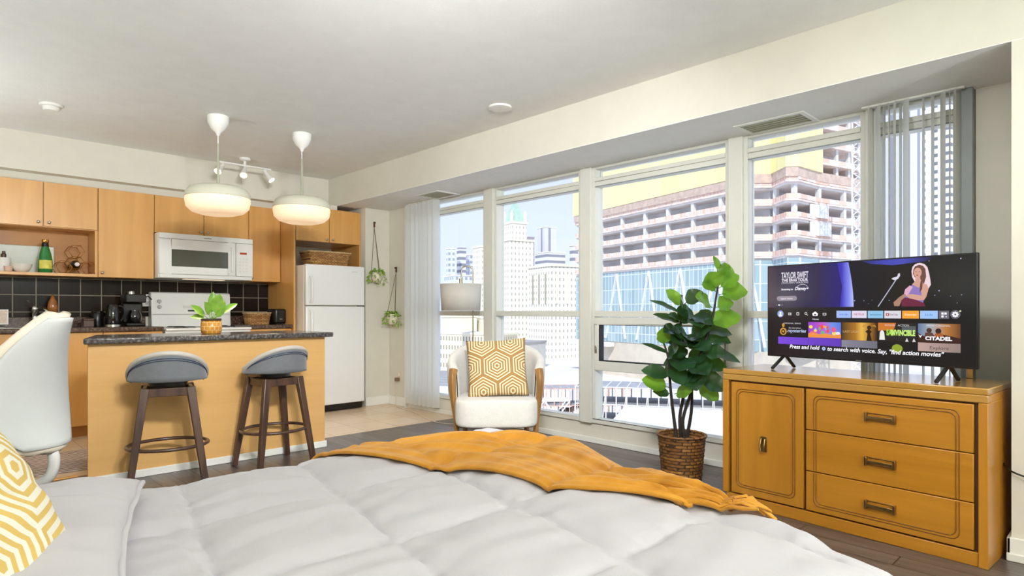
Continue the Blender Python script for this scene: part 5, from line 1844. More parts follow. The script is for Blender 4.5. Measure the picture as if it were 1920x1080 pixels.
for i in range(rows + 1):
    z = 0.30 * i / rows
    r0 = 0.118 + 0.028 * i / rows
    for k in range(n):
        a = 2 * PI * k / n
        wv_ = 0.0035 * math.sin(a * 18 + (PI if (i // 3) % 2 else 0)) * abs(math.sin(i * PI / 3))
        vs.append(((r0 + wv_) * math.cos(a), (r0 + wv_) * math.sin(a), z))
for i in range(rows):
    for k in range(n):
        fs.append((i * n + k, i * n + (k + 1) % n, (i + 1) * n + (k + 1) % n, (i + 1) * n + k))
fs.append(tuple(reversed(range(n))))
b.add(vs, fs)
po = b.build('basket_pot', M['rattan'], tp, smooth=60)
k_ = po.modifiers.new('thick', 'SOLIDIFY')
k_.thickness = 0.008
MB().tube([(0.147 * math.cos(a * PI / 24), 0.147 * math.sin(a * PI / 24), 0.302 + 0.003 * math.sin(a * 3)) for a in range(48)], 0.009, 8, closed=True).build('rim', M['rattan'], po, smooth=60)
MB().lathe([(0.134, 0.262), (0.09, 0.272), (0.0, 0.276)], 32).build('soil', M['soil'], tp, smooth=60)
random.seed(21)
UPV = Vector((0, 0, 1))
fwd = Vector((math.cos(YAW), math.sin(YAW), 0))


def pr(dx, z, dz=0.0):
    """point offset sideways dx (as seen from the bed), height z, away dz"""
    return rgt * dx + fwd * dz + Vector((0, 0, z))


stems = [[pr(-0.03, 0.27), pr(-0.05, 0.42), pr(-0.075, 0.60, -0.02), pr(-0.09, 0.78, -0.03), pr(-0.13, 0.90, -0.04)],
         [pr(0.0, 0.27), pr(-0.01, 0.42), pr(0.03, 0.62, 0.02), pr(0.02, 0.85, 0.03), pr(0.0, 1.05, 0.03), pr(0.01, 1.18, 0.02)],
         [pr(0.015, 0.27, -0.03), pr(0.0, 0.40, -0.03), pr(0.05, 0.58, -0.04), pr(0.10, 0.80, -0.05), pr(0.17, 1.0, -0.05), pr(0.21, 1.20, -0.04), pr(0.24, 1.37, -0.03)],
         [pr(0.04, 0.27, 0.03), pr(0.07, 0.44, 0.03), pr(0.08, 0.62, 0.04), pr(0.12, 0.78, 0.06), pr(0.17, 0.92, 0.06)]]
for s_ in stems:
    sp2 = smooth_path(s_, 5)
    MB().tube(sp2, [0.012 - 0.007 * k / len(sp2) for k in range(len(sp2))], 8).build('stem', M['bark'], tp, smooth=60)


def fig_leaf(base, tip, w, mat, droop=0.1, nrm=None):
    l = MB()
    base, tip = Vector(base), Vector(tip)
    v = tip - base
    l.tube([base - v * 0.0, base + v * 0.25], 0.0028, 6)
    leaf(l, base + v * 0.12, tip, w * 1.25, droop, 0.22, 12, 0, 0.09, nrm)
    l.build('leaf', mat, tp, smooth=180, fixn=False)


N_ = Vector
# hand-placed leaves that shape the outline: (base dx, z), (tip dx, z), width, young, away base, away tip
LV = [((0.20, 1.20), (0.14, 1.335), 0.13, 1, -.04, -.10), ((0.22, 1.22), (0.33, 1.31), 0.13, 1, -.04, -.09), ((0.22, 1.18), (0.38, 1.22), 0.14, 1, -.04, -.1), ((0.24, 1.30), (0.19, 1.44), 0.045, 1, -.03, -.03),
      ((0.21, 1.22), (0.09, 1.26), 0.09, 1, -.04, -.12), ((0.18, 1.10), (0.05, 1.19), 0.12, 1, -.04, -.12), ((0.20, 1.10), (0.30, 1.14), 0.13, 1, -.04, -.08), ((0.15, 1.0), (0.34, 1.06), 0.14, 1, -.05, -.1),
      ((0.24, 1.28), (0.25, 1.40), 0.10, 1, -.03, -.06), ((0.22, 1.26), (0.31, 1.36), 0.10, 1, -.03, -.02),
      ((-0.12, 0.86), (-0.13, 1.00), 0.12, 1, -.04, -.06), ((-0.10, 0.78), (-0.05, 0.88), 0.12, 0, -.03, -.12),
      ((-0.06, 0.80), (-0.26, 0.90), 0.035, 0, -.03, -.03), ((-0.07, 0.66), (-0.26, 0.745), 0.10, 0, -.02, -.03), ((-0.08, 0.60), (-0.26, 0.66), 0.11, 1, -.02, -.04), ((-0.07, 0.56), (-0.19, 0.585), 0.07, 0, -.02, -.04),
      ((-0.05, 0.56), (0.04, 0.60), 0.12, 1, -.02, -.10), ((0.10, 0.62), (0.22, 0.53), 0.12, 1, .02, -.04), ((0.10, 0.68), (0.25, 0.61), 0.13, 0, .0, -.06), ((0.12, 0.74), (0.28, 0.74), 0.12, 0, .03, -.02),
      ((0.08, 0.86), (0.38, 0.78), 0.10, 0, .03, .02), ((0.10, 0.92), (0.30, 0.89), 0.12, 0, .03, -.04), ((0.10, 0.97), (0.32, 0.96), 0.10, 0, .03, .0), ((0.03, 1.0), (-0.10, 1.08), 0.09, 0, .02, -.06),
      ((0.02, 1.05), (-0.20, 1.18), 0.05, 0, .02, .02), ((0.02, 1.0), (-0.19, 1.07), 0.06, 0, .02, -.04), ((0.01, 1.10), (-0.10, 1.24), 0.08, 1, .02, .0), ((0.02, 1.12), (0.12, 1.22), 0.10, 0, .02, -.05),
      ((0.01, 1.05), (-0.03, 1.20), 0.08, 0, .02, -.08), ((0.0, 0.95), (-0.14, 0.98), 0.10, 0, .02, -.1), ((0.02, 0.88), (-0.09, 0.92), 0.14, 0, .0, -.14), ((0.04, 0.92), (0.14, 0.85), 0.16, 0, .0, -.12),
      ((0.02, 0.80), (-0.05, 0.72), 0.15, 0, -.02, -.14), ((0.04, 0.78), (0.13, 0.70), 0.16, 0, -.02, -.13), ((0.05, 0.72), (0.06, 0.60), 0.14, 0, -.02, -.12), ((-0.08, 0.74), (-0.02, 0.64), 0.12, 0, -.03, -.11),
      ((0.0, 0.85), (-0.02, 0.76), 0.15, 0, .02, .12), ((0.05, 0.90), (0.18, 0.80), 0.14, 0, .03, .12), ((0.04, 1.0), (0.14, 1.05), 0.12, 0, .03, .12), ((0.0, 1.0), (0.02, 1.10), 0.10, 0, .03, -.06),
      ((0.10, 0.82), (0.24, 0.83), 0.12, 0, -.05, -.12), ((0.05, 1.05), (0.17, 1.02), 0.12, 0, .0, -.1), ((0.03, 0.75), (-0.09, 0.70), 0.13, 0, .0, .1), ((0.08, 0.70), (0.16, 0.64), 0.13, 0, .04, .1)]
random.seed(33)
for k in range(22):
    zz = random.uniform(0.64, 1.08)
    sx0 = interp([(0.6, 0.0), (0.85, 0.03), (1.1, 0.10)], zz)
    a = random.uniform(0, 2 * PI)
    LV.append(((sx0, zz), (sx0 + 0.15 * math.cos(a), zz + random.uniform(-0.05, 0.09)), random.uniform(0.10, 0.14), 0, 0.0, 0.13 * math.sin(a)))
for (b0, t0, w_, yg, ab, at_) in LV:
    sgn = -1 if t0[0] < b0[0] else 1
    nr = Vector((0, 0, 0.75)) - fwd * random.uniform(0.5, 1.1) + rgt * random.uniform(-0.3, 0.3)
    fig_leaf(pr(b0[0], b0[1], ab), pr(t0[0], t0[1], at_), w_, M['figyoung'] if yg else M['fig'], random.uniform(0.05, 0.2), nr)

# ------------------------------------------------------------------ hanging planters
M['jute'] = plain('jute_cord', '#7a6a52', 0.9, var=0.2, scale=60)
M['trail'] = plain('lime_trailing_leaf', '#8DB33C', 0.5, var=0.3, scale=30)
M['cpot'] = plain('cream_pot', '#E3DCC4', 0.6, var=0.05)


def planter(name, label, loc, ztop, sd, axis):
    """loc: pot centre; ztop: hook height above it; axis: direction towards the wall"""
    r = thing('hanging_planter', label, 'hanging plant', loc)
    MB().lathe([(0.0, -0.075), (0.035, -0.072), (0.055, -0.04), (0.062, 0.0), (0.058, 0.045), (0.052, 0.045), (0.05, 0.03), (0, 0.028)], 24).build('pot', M['cpot'], r, smooth=60)
    ax = Vector(axis)
    hk = ax * 0.055 + Vector((0, 0, ztop))
    MB().cyl(hk + ax * 0.008, hk - ax * 0.02, 0.009, n=10).bar(hk + Vector((0, 0, 0.012)), hk - Vector((0, 0, 0.05)), 0.014, 0.014).build('hook', M['darkwood'], r, smooth=40)
    for k in range(3):
        a = 2 * PI * k / 3 + 0.4
        pr_ = Vector((0.062 * math.cos(a), 0.062 * math.sin(a), 0.02))
        MB().tube([hk - Vector((0, 0, 0.05)), pr_, Vector((0.05 * math.cos(a), 0.05 * math.sin(a), -0.05)), Vector((0, 0, -0.085))], 0.0028, 6).build('cord', M['jute'], r, smooth=60)
    random.seed(sd)
    f_ = MB()
    for k in range(190):
        a = random.uniform(0, 2 * PI)
        rr = random.uniform(0.02, 0.105)
        z = 0.075 - (rr / 0.105) ** 2 * 0.085 + random.uniform(-0.02, 0.015)
        if rr > 0.075:
            z -= random.uniform(0, 0.09)
        p = Vector((rr * math.cos(a), rr * math.sin(a), z))
        d_ = Vector((math.cos(a + random.uniform(-1, 1)), math.sin(a + random.uniform(-1, 1)), random.uniform(-0.8, 0.3))).normalized()
        if p.dot(ax) > 0.045:
            p -= ax * (p.dot(ax) - 0.04)
            d_ -= ax * d_.dot(ax)
        leaf(f_, p, p + d_ * random.uniform(0.024, 0.042), random.uniform(0.016, 0.026), 0.1, 0.3, 4, nrm=Vector((random.uniform(-1, 1), random.uniform(-1, 1), 1)))
    fo = f_.build('trailing_leaves', M['trail'], r, smooth=180, fixn=False)
    fo['kind'] = 'stuff'
    return r


planter('hanging_planter', 'hanging cream pot of trailing green leaves right beside the fridge', (3.815, 6.10, 1.475), 0.61, 5, (0, 1, 0))
planter('hanging_planter', 'lower hanging cream pot of trailing leaves above the nook outlet', (3.945, 5.99, 1.00), 0.57, 9, (1, 0, 0))

# ------------------------------------------------------------------ swivel chair
M['shell'] = plain('cream_chair_shell', '#E6DAC4', 0.4, var=0.02)  # cream also stands in for warm light caught on the backrest edge
M['chairfab'] = plain('white_chair_fabric', '#D2D4D0', 0.75, var=0.02, bump=0.1, bscale=300)
oc = thing('swivel_chair', 'white swivel desk chair with tall egg-shaped back at left', 'office chair', (0.286, 3.776, 0))
# the chair faces away to the left; its back is on the right as seen from the bed
fx = Vector((-0.68, 0.73, 0)).normalized()      # facing direction
sx3 = Vector((fx.y, -fx.x, 0))                   # its right-hand side


def cpnt(f_, s_, z):
    return fx * f_ + sx3 * s_ + Vector((0, 0, z))


def back_shape(u, v, off):
    """u across -1..1, v 0..1 upwards"""
    h = v
    wd = 0.262 * max(0.0, math.sin(PI * (0.09 + 0.885 * h ** 0.80))) ** 0.75
    s_ = u * wd
    curve = 0.10 * (u ** 2) * 1.0
    lean = -0.22 - 0.62 * (0.262 - wd)
    return cpnt(lean + curve * (0.6 + 0.4 * math.sin(PI * h)) - off, s_, 0.43 + 0.64 * h)


for nm, off, mt2, th2, sc3 in (('backrest', 0.0, M['shell'], 0.035, 1.0), ('back_pad', 0.036, M['chairfab'], 0.012, 0.93)):
    b = MB()
    b.grid(lambda u, v: back_shape((u * 2 - 1) * sc3, (1 - sc3) / 2 + v * sc3, off), 24, 32)
    o_ = b.build(nm, mt2, oc, smooth=180)
    k_ = o_.modifiers.new('thick', 'SOLIDIFY')
    k_.thickness = th2
    k_.offset = 0
st_ = MB()
st_.at(Matrix.Translation(cpnt(0.02, 0, 0.47)) @ Matrix(((sx3.x, fx.x, 0, 0), (sx3.y, fx.y, 0, 0), (0, 0, 1, 0), (0, 0, 0, 1))))
st_.box(-0.235, 0.235, -0.22, 0.23, -0.04, 0.045)
st_.build('seat', M['shell'], oc, bevel=0.035, seg=4)
for s_ in (-1, 1):
    a = MB()
    a.tube(smooth_path([cpnt(-0.14, s_ * 0.20, 0.66), cpnt(-0.06, s_ * 0.25, 0.69), cpnt(0.08, s_ * 0.27, 0.68), cpnt(0.14, s_ * 0.27, 0.60), cpnt(0.05, s_ * 0.25, 0.47)], 5), 0.020, 10)
    a.build('armrest', M['shell'], oc, smooth=60)
MB().tube(smooth_path([cpnt(-0.25, 0.0, 0.50), cpnt(-0.30, 0.0, 0.40), cpnt(-0.27, 0.0, 0.30), cpnt(-0.14, 0.0, 0.25), cpnt(0.0, 0.0, 0.255)], 6), 0.024, 12).build('back_bracket', M['white'], oc, smooth=60)
MB().cyl(cpnt(0, 0, 0.12), cpnt(0, 0, 0.43), 0.028, n=18).build('gas_column', M['chrome'], oc, smooth=40)
MB().tube(smooth_path([cpnt(-0.02, 0.0, 0.40), cpnt(-0.10, 0.0, 0.37), cpnt(-0.16, 0.0, 0.34)], 5), 0.03, 12).build('tilt_housing', M['white'], oc, smooth=60)
for k in range(5):
    a = 2 * PI * k / 5 + 0.3
    d_ = Vector((math.cos(a), math.sin(a), 0))
    MB().bar(Vector((0, 0, 0.13)) + d_ * 0.02, d_ * 0.29 + Vector((0, 0, 0.085)), 0.055, 0.04, w1=0.03, h1=0.025).build('base_arm', M['white'], oc, bevel=0.006)
    s9 = Vector((-d_.y, d_.x, 0))
    cw = MB()
    for q9 in (-1, 1):
        cw.cyl(d_ * 0.29 + s9 * (q9 * 0.012) + Vector((0, 0, 0.03)), d_ * 0.29 + s9 * (q9 * 0.026) + Vector((0, 0, 0.03)), 0.03, n=16)
    cw.cyl(d_ * 0.29 + Vector((0, 0, 0.03)), d_ * 0.29 + Vector((0, 0, 0.08)), 0.008, n=8)
    cw.build('caster', M['white'], oc, smooth=40)

# ------------------------------------------------------------------ the city outside
GR = -18.0
GRID = math.radians(-15.6)
struct(MB().box(25, 900, -500, 900, GR - 1, GR).build('ground_city', plain('pale_asphalt', '#E2E1DF', 0.9, var=0.12, scale=0.05)))
E_ = {}  # city colours and window tones paled to stand in for haze and glare
E_['cream'] = facade('cream_stone_facade', '#E9E6DA', '#B3B0A8', (1.9, 2.6), (0.32, 0.45))
E_['creamplain'] = plain('cream_stone', '#E9E4D2', 0.9, var=0.04, scale=0.3)
E_['copper'] = plain('pale_copper_roof', '#A9C7BA', 0.7, var=0.08, scale=0.5)
E_['grey'] = facade('grey_office_facade', '#D3D5DC', '#9397a4', (6.5, 3.6), (0.30, 1.0))
E_['bands'] = facade('banded_office_facade', '#DEDFE2', '#8b8f9c', (60, 3.8), (1.0, 0.45))
E_['fine'] = facade('fine_window_facade', '#D5DAE0', '#9aa3b2', (2.6, 3.2), (0.55, 0.5))
E_['brown'] = plain('mauve_concrete', '#A9A0AC', 0.9, var=0.1, scale=0.5)
E_['white'] = facade('white_tower_facade', '#E9E9EA', '#7c818a', (5.0, 3.6), (0.42, 0.42))
E_['blueglass'] = facade('blue_glass_facade', '#A4B4CC', '#8296b4', (3.0, 2.0), (0.8, 0.6))


def block(name, label, x, y, w, d_, z1, mat, z0=GR, rz=GRID, extra=None, cat='building', group=None, roofm=None):
    r = thing(name, label, cat, (x, y, z0), rz, group)
    MB().box(-w / 2, w / 2, -d_ / 2, d_ / 2, 0, z1 - z0 - 0.6).build('facade', mat, r)
    MB().box(-w / 2 - .25, w / 2 + .25, -d_ / 2 - .25, d_ / 2 + .25, z1 - z0 - 0.6, z1 - z0).build('parapet', roofm or E_['creamplain'], r)
    if extra:
        extra(r)
    return r


# old stone hotel with its green roof
hr = thing('stone_hotel', 'cream stone stepped hotel with a pale green copper roof', 'building', (200, 200, GR), GRID)
Ri = Matrix.Rotation(-GRID, 4, 'Z')


def hl(x, y):
    v = Ri @ Vector((x - 200, y - 200, 0))
    return v.x, v.y


for nm, x, y, w, z1, mt in (('wing', 195, 173, 17.5, 19.0, 'cream'), ('upper_block', 200, 203, 12.5, 32.5, 'cream'), ('stepped_tower', 204, 207, 8.3, 41.5, 'cream'), ('side_wing', 199, 223, 8.0, 31.3, 'cream')):
    cx, cy = hl(x, y)
    o = MB().box(cx - w / 2, cx + w / 2, cy - w / 2, cy + w / 2, 0, z1 - GR).build(nm, E_[mt], hr)
    MB().box(cx - w / 2 - .4, cx + w / 2 + .4, cy - w / 2 - .4, cy + w / 2 + .4, z1 - GR, z1 - GR + 0.9).build('cornice', E_['creamplain'], o)
    if nm == 'wing':
        for k in range(3):
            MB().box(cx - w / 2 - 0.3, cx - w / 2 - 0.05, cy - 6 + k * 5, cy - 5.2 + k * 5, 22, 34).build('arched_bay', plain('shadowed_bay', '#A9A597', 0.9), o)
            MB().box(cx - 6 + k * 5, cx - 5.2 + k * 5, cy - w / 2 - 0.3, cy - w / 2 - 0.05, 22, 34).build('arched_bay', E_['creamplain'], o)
cx, cy = hl(204, 207)
zt = 42.4 - GR
MB().add([(cx - 4, cy - 4, zt), (cx + 4, cy - 4, zt), (cx + 4, cy + 4, zt), (cx - 4, cy + 4, zt), (cx - .8, cy - .8, zt + 9), (cx + .8, cy - .8, zt + 9), (cx + .8, cy + .8, zt + 9), (cx - .8, cy + .8, zt + 9)], [(0, 1, 5, 4), (1, 2, 6, 5), (2, 3, 7, 6), (3, 0, 4, 7), (4, 5, 6, 7), (3, 2, 1, 0)]).build('copper_roof', E_['copper'], hr)
for sx_ in (-1, 1):
    for sy_ in (-1, 1):
        MB().cyl((cx + sx_ * 3.6, cy + sy_ * 3.6, zt), (cx + sx_ * 3.6, cy + sy_ * 3.6, zt + 3), 0.9, 0.9, 10).cyl((cx + sx_ * 3.6, cy + sy_ * 3.6, zt + 3), (cx + sx_ * 3.6, cy + sy_ * 3.6, zt + 5.5), 0.9, 0.05, 10).build('corner_turret', E_['creamplain'], hr, smooth=40)
cx, cy = hl(200, 214)
MB().box(cx - 1.3, cx + 1.3, cy - 1.3, cy + 1.3, 0, 46 - GR).cyl((cx, cy, 46 - GR), (cx, cy, 50.5 - GR), 1.2, 0.2, 8).build('pinnacle', E_['creamplain'], hr)

block('office_tower', 'pale grey striped office tower rising behind the hotel wing', 318, 291, 9.5, 9.5, 58.8, E_['grey'])
block('office_block', 'white office block at the foot of the grey striped tower', 297, 269, 14, 14, 38.6, E_['bands'])
block('office_block', 'long banded office block stepping down beside the building site', 312, 236, 13, 20, 34.5, E_['bands'])
block('plant_tower', 'mauve flat-topped tower peeking over the hotel roof', 301, 293, 6.5, 6.5, 51.0, E_['brown'], roofm=E_['brown'])
block('apartment_tower', 'slim banded tower squeezed beside the building site', 254, 213, 3.2, 3.2, 36.0, E_['bands'])
block('office_tower', 'left pale tower of the distant cluster above lamp shade', 226, 282, 4.8, 4.8, 37.3, E_['fine'])
block('office_tower', 'boxy mauve-topped tower in the distant cluster above lamp shade', 237, 286, 4.2, 4.2, 38.7, E_['bands'], roofm=E_['brown'])
block('office_tower', 'mid-height grey tower in the distant cluster above lamp shade', 247, 290, 4.0, 4.0, 35.7, E_['fine'])
block('office_tower', 'lowest right tower of the distant cluster above lamp shade', 255, 296, 4.4, 4.4, 32.6, E_['brown'])
block('office_block', 'broad low pale block in front of the distant tower cluster', 211, 255, 14, 14, 19.8, E_['fine'])
block('glass_tower', 'narrow blue glass tower at the left edge of the view', 92, 121, 2.0, 2.0, 28, E_['blueglass'])
block('white_tower', 'tall white tower with rows of small windows behind the blind', 344, 68, 40, 30, 112, E_['white'])
block('grey_tower', 'tall pale grey tower between hoist mast and white tower', 268, 66, 9, 14, 100, E_['grey'])

# railway station and sheds
block('station_building', 'long low cream station building with two rows of windows', 118, 143, 9, 34, -5.1, facade('station_facade', '#E6DFC8', '#97917f', (1.0, 2.6), (0.45, 0.5)), rz=GRID + math.radians(32))
block('low_hall', 'plain cream hall with flat roof behind the station', 150, 187, 14, 16, -0.7, E_['creamplain'])
block('low_hall', 'second plain cream hall right behind the station', 160, 178, 7, 12, -1.2, E_['creamplain'])
block('grey_hall', 'low grey-roofed hall with green plant units on top', 144, 152, 20, 22, -9, plain('pale_wall', '#CFCFCB', 0.9, var=0.05, scale=0.4), rz=GRID + math.radians(28), roofm=plain('grey_roof', '#A8A8AA', 0.9, var=0.1, scale=0.2))
M['plant'] = plain('pale_green_unit', '#B9CDBF', 0.7, var=0.1, scale=1)
random.seed(4)
for k in range(5):
    x_, y_ = 137 + random.uniform(0, 14), 145 + random.uniform(0, 14)
    u = block('roof_unit', 'pale green ventilation unit on the roof of the grey hall', x_, y_, random.uniform(1.5, 4), random.uniform(1.5, 3), -9 + random.uniform(1.0, 2.4), M['plant'], z0=-9, cat='roof unit', group='ventilation units on the grey hall', roofm=M['plant'])
shed = thing('train_shed', 'broad ridged white train shed roof beside the tracks', 'train shed', (78, 105, GR), math.radians(30))
M['shedroof'] = plain('weathered_white_roof', '#D2D3D4', 0.8, var=0.12, scale=0.6)
MB().box(-14, 14, -14, 14, 0, 4.2).build('shed_walls', M['shedroof'], shed)
for k in range(7):
    xk = -14 + k * 4
    MB().prism([(xk, 4.2), (xk + 4, 4.2), (xk + 2.9, 5.1), (xk + 1.1, 5.1)], -14, 14, axis='y').build('roof_ridge', M['shedroof'], shed)
    MB().box(xk + 1.6, xk + 2.4, -13, 13, 5.1, 5.45).build('smoke_vent', plain('vent_strip', '#9a9da2', 0.8), shed)
random.seed(8)
M['pinkish'] = plain('salmon_netting', '#DDB5A4', 0.9, var=0.2, scale=2)
M['truckwhite'] = plain('site_white', '#E4E4E4', 0.6, var=0.04)
M['sitegrey'] = plain('site_grey', '#A2A5AC', 0.8, var=0.15, scale=0.6)
tr = thing('truck', 'white box truck parked on the site road beyond the armchair', 'truck', (92, 78, GR), math.radians(20))
MB().box(-4, 2.2, -1.3, 1.3, 1.0, 4.2).build('cargo_box', M['truckwhite'], tr, bevel=0.05)
MB().box(2.4, 4.4, -1.25, 1.25, 0.7, 3.2).build('cab', M['truckwhite'], tr, bevel=0.2)
for x_ in (-2.8, -1.4, 3.3):
    MB().cyl((x_, -1.35, 0.5), (x_, 1.35, 0.5), 0.5, n=18).build('wheel_pair', M['black'], tr, smooth=40)


def scaffold(name, label, x, y, w, d_, h, rz, z0=GR, nx=12, nz=4, mat=None, cat='scaffold'):
    r = thing(name, label, cat, (x, y, z0), rz)
    mat = mat or M['truckwhite']
    f_ = MB()
    for i in range(nx + 1):
        xx = -w / 2 + w * i / nx
        for yy in (-d_ / 2, d_ / 2):
            f_.bar((xx, yy, 0), (xx, yy, h), 0.12, 0.12)
        f_.bar((xx, -d_ / 2, h), (xx, d_ / 2, h), 0.1, 0.1)
    for j in range(1, nz + 1):
        for yy in (-d_ / 2, d_ / 2):
            f_.bar((-w / 2, yy, h * j / nz), (w / 2, yy, h * j / nz), 0.1, 0.1)
    for i in range(0, nx, 2):
        f_.bar((-w / 2 + w * i / nx, -d_ / 2, 0), (-w / 2 + w * (i + 1) / nx, -d_ / 2, h), 0.08, 0.08)
    f_.build('frame', mat, r)
    for j in range(1, nz + 1):
        MB().box(-w / 2, w / 2, -d_ / 2, d_ / 2, h * j / nz - 0.08, h * j / nz).build('deck', M['sitegrey'], r)
    return r


scaffold('scaffolding', 'pinkish scaffolding rows in the middle of the rail yard', 73, 61, 16, 5, 7.5, math.radians(-42), nx=14, nz=3, mat=M['pinkish'])
scaffold('scaffolding', 'dense white scaffolding at the foot of the building site', 60, 34, 24, 6, 11, math.radians(-60), nx=22, nz=6)
#scaffold('scaffolding', 'white scaffold frame in front of the truss bridge', 52, 40, 8, 3, 7.5, math.radians(-35), nx=7, nz=4)
block('site_deck', 'grey-white deck building below the window at the site', 50, 24, 20, 12, -8.3, M['sitegrey'], rz=math.radians(-62), cat='site building', roofm=M['truckwhite'])
#block('site_hut', 'pale site hut right below the plant basket window', 42, 33, 9, 6, -10.5, M['sitegrey'], rz=math.radians(-40), cat='site building', roofm=M['truckwhite'])
tb2 = thing('truss_bridge', 'white steel truss walkway crossing the rail yard', 'bridge', (48, 52.5, -11.2), math.radians(-38))
f_ = MB()
for zz in (0, 2.0):
    for yy in (-0.8, 0.8):
        f_.bar((-9, yy, zz), (9, yy, zz), 0.22, 0.22)
for i in range(12):
    xx = -9 + i * 1.5
    for yy in (-0.8, 0.8):
        f_.bar((xx, yy, 0 if i % 2 else 2.0), (xx + 1.5, yy, 2.0 if i % 2 else 0), 0.14, 0.14)
f_.build('truss', M['truckwhite'], tb2)
MB().box(-9, 9, -0.7, 0.7, -0.1, 0.05).build('walkway_deck', M['sitegrey'], tb2)
for xx in (-8, 0, 8):
    MB().cyl((xx, 0, GR + 11.2), (xx, 0, -0.1), 0.3, n=12).build('pier', M['truckwhite'], tb2)

# the big building site
ct = thing('tower_under_construction', 'huge concrete building under construction with yellow cladding on top', 'building', (132.8, 52, GR), GRID)
M['slab'] = plain('pinkish_slab', '#DFDCDC', 0.85, var=0.06, scale=0.4)
M['slabedge'] = plain('rusty_slab_edge', '#E6D3CB', 0.85, var=0.2, scale=0.8)
M['column'] = plain('pale_concrete', '#DCDFE0', 0.85, var=0.05, scale=0.5)
M['soffit_out'] = plain('blue_grey_inner', '#D5DAE0', 0.9, var=0.15, scale=0.25)
M['fence'] = brick_mat('orange_site_fence', '#E4B9A6', '#E8D8D0', '#EDE6E2', 1, 1.1, 3.0, 0.0, 0.08, 0.9, 'yx')
m, t, bs = new_mat('yellow_insulation_panels')
cY = _coord(t)
br = t.nodes.new('ShaderNodeTexBrick')
spx = t.nodes.new('ShaderNodeSeparateXYZ')
cbx = t.nodes.new('ShaderNodeCombineXYZ')
ad = t.nodes.new('ShaderNodeMath')
t.links.new(cY, spx.inputs[0])
t.links.new(spx.outputs[0], ad.inputs[0])
t.links.new(spx.outputs[1], ad.inputs[1])
t.links.new(ad.outputs[0], cbx.inputs[0])
t.links.new(spx.outputs[2], cbx.inputs[1])
t.links.new(cbx.outputs[0], br.inputs['Vector'])
br.offset = 0.0
br.inputs['Scale'].default_value = 1
br.inputs['Color1'].default_value = S('#F0E6A8')
br.inputs['Color2'].default_value = S('#F2EAB4')
br.inputs['Mortar'].default_value = S('#D8C988')
br.inputs['Mortar Size'].default_value = 0.05
br.inputs['Brick Width'].default_value = 6.5
br.inputs['Row Height'].default_value = 60
t.links.new(br.outputs[0], bs.inputs['Base Color'])
bs.inputs['Roughness'].default_value = 0.9
M['yellow'] = m
OUT = [(0, 80), (0, 14), (-0.2, 9.5), (3.2, 7.5), (0.0, 1.5), (2.0, 0.0), (11.0, 1.5), (24, 1.5), (34, 4.0), (34, 80)]


def slab(z0, z1, mat, name, inset=0.0, poly=OUT):
    pl_ = [(x + inset if x < 20 else x - inset, y + inset if y < 40 else y - inset) for x, y in poly]
    return MB().prism(pl_, z0 - GR, z1 - GR).build(name, mat, ct)


levels = [13.2, 17.1, 21.0, 24.9, 28.9]
for z in levels:
    slab(z - 0.35, z + 0.05, M['slabedge'], 'floor_slab')
    slab(z - 0.80, z - 0.36, M['slab'], 'slab_beam', 0.5)
COLS = [(0.6, 77), (0.6, 67), (0.6, 57), (0.6, 47), (0.6, 38), (0.6, 29), (0.6, 20), (0.7, 12), (3.4, 6.9), (2.2, 1.4), (11.5, 2.3), (20.5, 2.3), (28, 3.6)]
for x_, y_ in COLS:
    MB().box(x_, x_ + 0.9, y_ - 0.45, y_ + 0.45, 12.9 - GR, 31.5 - GR).build('column', M['column'], ct)
MB().box(4.5, 30, 9, 76, 13.3 - GR, 31.4 - GR).build('core', M['soffit_out'], ct)
for z in levels[:-1] + [28.9]:
    zz = z - GR + 0.06
    for k in range(len(OUT) - 2):
        (xa, ya), (xb, yb) = OUT[k], OUT[k + 1]
        MB().bar((xa + 0.25, ya, zz + 0.55), (xb + 0.25, yb, zz + 0.55), 0.06, 1.0).build('safety_fence', M['fence'], ct)
slab(29.6, 31.6, plain('brown_parapet', '#C7B2A6', 0.9, var=0.15, scale=0.8), 'parapet_band', -0.15)
YP = [(-0.3, 80.5), (-0.3, 14), (-0.5, 9.5), (2.9, 7.5), (-0.3, 1.3), (1.9, -0.4), (12.0, 1.2), (12.0, 20), (30, 30), (30, 80.5)]
MB().prism(YP, 31.6 - GR, 62 - GR).build('yellow_cladding', M['yellow'], ct)
UP = [(12.2, 1.5), (24, 1.5), (34, 4), (34, 28), (12.2, 19)]
for z in (34.0, 38.0, 42.0, 46.0, 50.0, 54.0, 58.0):
    MB().prism(UP, z - 0.4 - GR, z - GR).build('floor_slab', M['slabedge'], ct)
    MB().bar((12.4, 1.6, z - GR + 0.5), (24, 1.6, z - GR + 0.5), 0.06, 0.9).build('safety_fence', M['fence'], ct)
for x_, y_ in ((13, 2.4), (18.5, 2.4), (23, 2.4), (29, 3.9)):
    MB().box(x_, x_ + 0.8, y_, y_ + 0.8, 31.5 - GR, 58 - GR).build('column', M['column'], ct)
MB().box(16, 33, 7, 19, 31.5 - GR, 58 - GR).build('core', M['soffit_out'], ct)
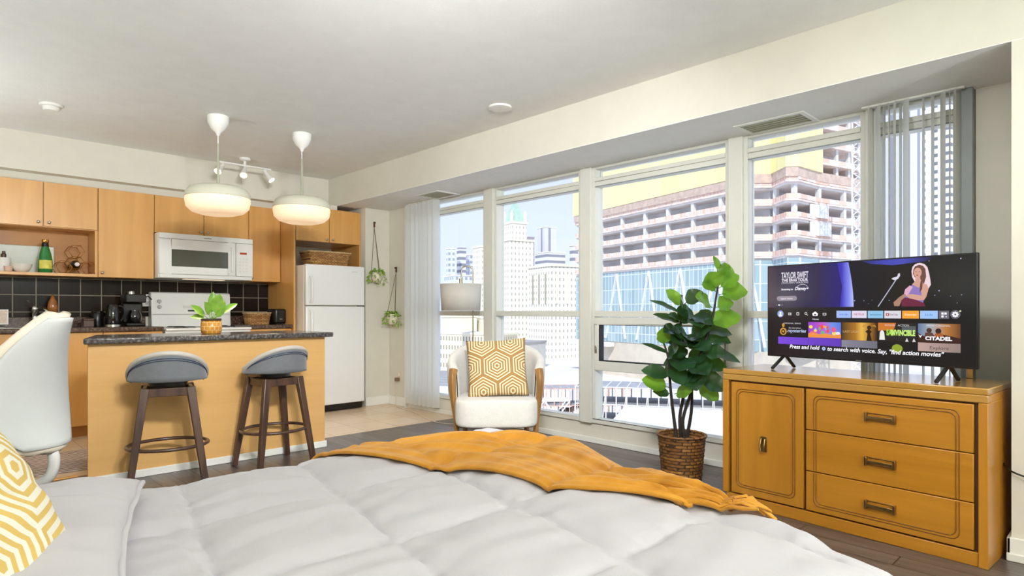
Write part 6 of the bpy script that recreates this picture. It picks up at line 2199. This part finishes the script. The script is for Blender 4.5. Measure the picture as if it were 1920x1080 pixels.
# glazed lower floors with slanting braces
M['cw'] = brick_mat('pale_curtain_wall', '#8FA9B4', '#A6BCC6', '#DEE6E8', 1, 1.5, 4.2, 0.0, 0.09, 0.25, 'yz', bias=0.1)
MB().prism([(x + 0.6 if x < 20 else x, y) for x, y in OUT], -8.0 - GR, 12.4 - GR).build('curtain_wall', M['cw'], ct)
for y0 in (74, 64, 50, 38, 26, 16):
    MB().bar((0.35, y0, -7 - GR), (0.35, y0 - 5, 12 - GR), 0.5, 0.4).bar((0.35, y0 - 5, 12 - GR), (0.35, y0 - 9, -7 - GR), 0.5, 0.4).build('slanting_brace', M['column'], ct)
MB().box(-2.5, 0.3, 60, 80, -9.4 - GR, -8.2 - GR).build('entrance_canopy', M['truckwhite'], ct)
MB().box(0.8, 30, 3, 78, 0, -8.0 - GR).build('ground_storey', plain('beige_base', '#CFC6B8', 0.9, var=0.1, scale=0.3), ct)
for k in range(2):
    tw = MB()
    pts = [(8.0, 1.25 - 0.0), (13.5, 1.25)]
    z0_, z1_ = ((21.5, 24.4), (17.6, 20.6))[k]
    tw.box(7.5, 13.8 + k, 1.05, 1.2, z0_ - GR, z1_ - GR)
    tw.build('white_tarpaulin', M['truckwhite'], ct)
# hoist mast
hm = thing('hoist_mast', 'white lattice hoist mast standing in front of the building site', 'mast', (127, 37, GR), GRID)
f_ = MB()
for sx_ in (-1.3, 1.3):
    for sy_ in (-1.0, 1.0):
        f_.bar((sx_, sy_, 0), (sx_, sy_, 62), 0.22, 0.22)
for k in range(38):
    z0_, z1_ = k * 1.6, (k + 1) * 1.6
    for sy_ in (-1.0, 1.0):
        f_.bar((-1.3 if k % 2 else 1.3, sy_, z0_), (1.3 if k % 2 else -1.3, sy_, z1_), 0.14, 0.14)
        f_.bar((-1.3, sy_, z0_), (1.3, sy_, z0_), 0.12, 0.12)
    for sx_ in (-1.3, 1.3):
        f_.bar((sx_, -1.0 if k % 2 else 1.0, z0_), (sx_, 1.0 if k % 2 else -1.0, z1_), 0.14, 0.14)
f_.build('lattice', M['truckwhite'], hm)
MB().box(-1.6, 1.6, -2.6, -1.2, 22, 25).build('hoist_cage', M['sitegrey'], hm)
MB().bar((2.2, 0, 0), (2.2, 0, 62), 0.35, 0.35).build('guide_rail', M['truckwhite'], hm)
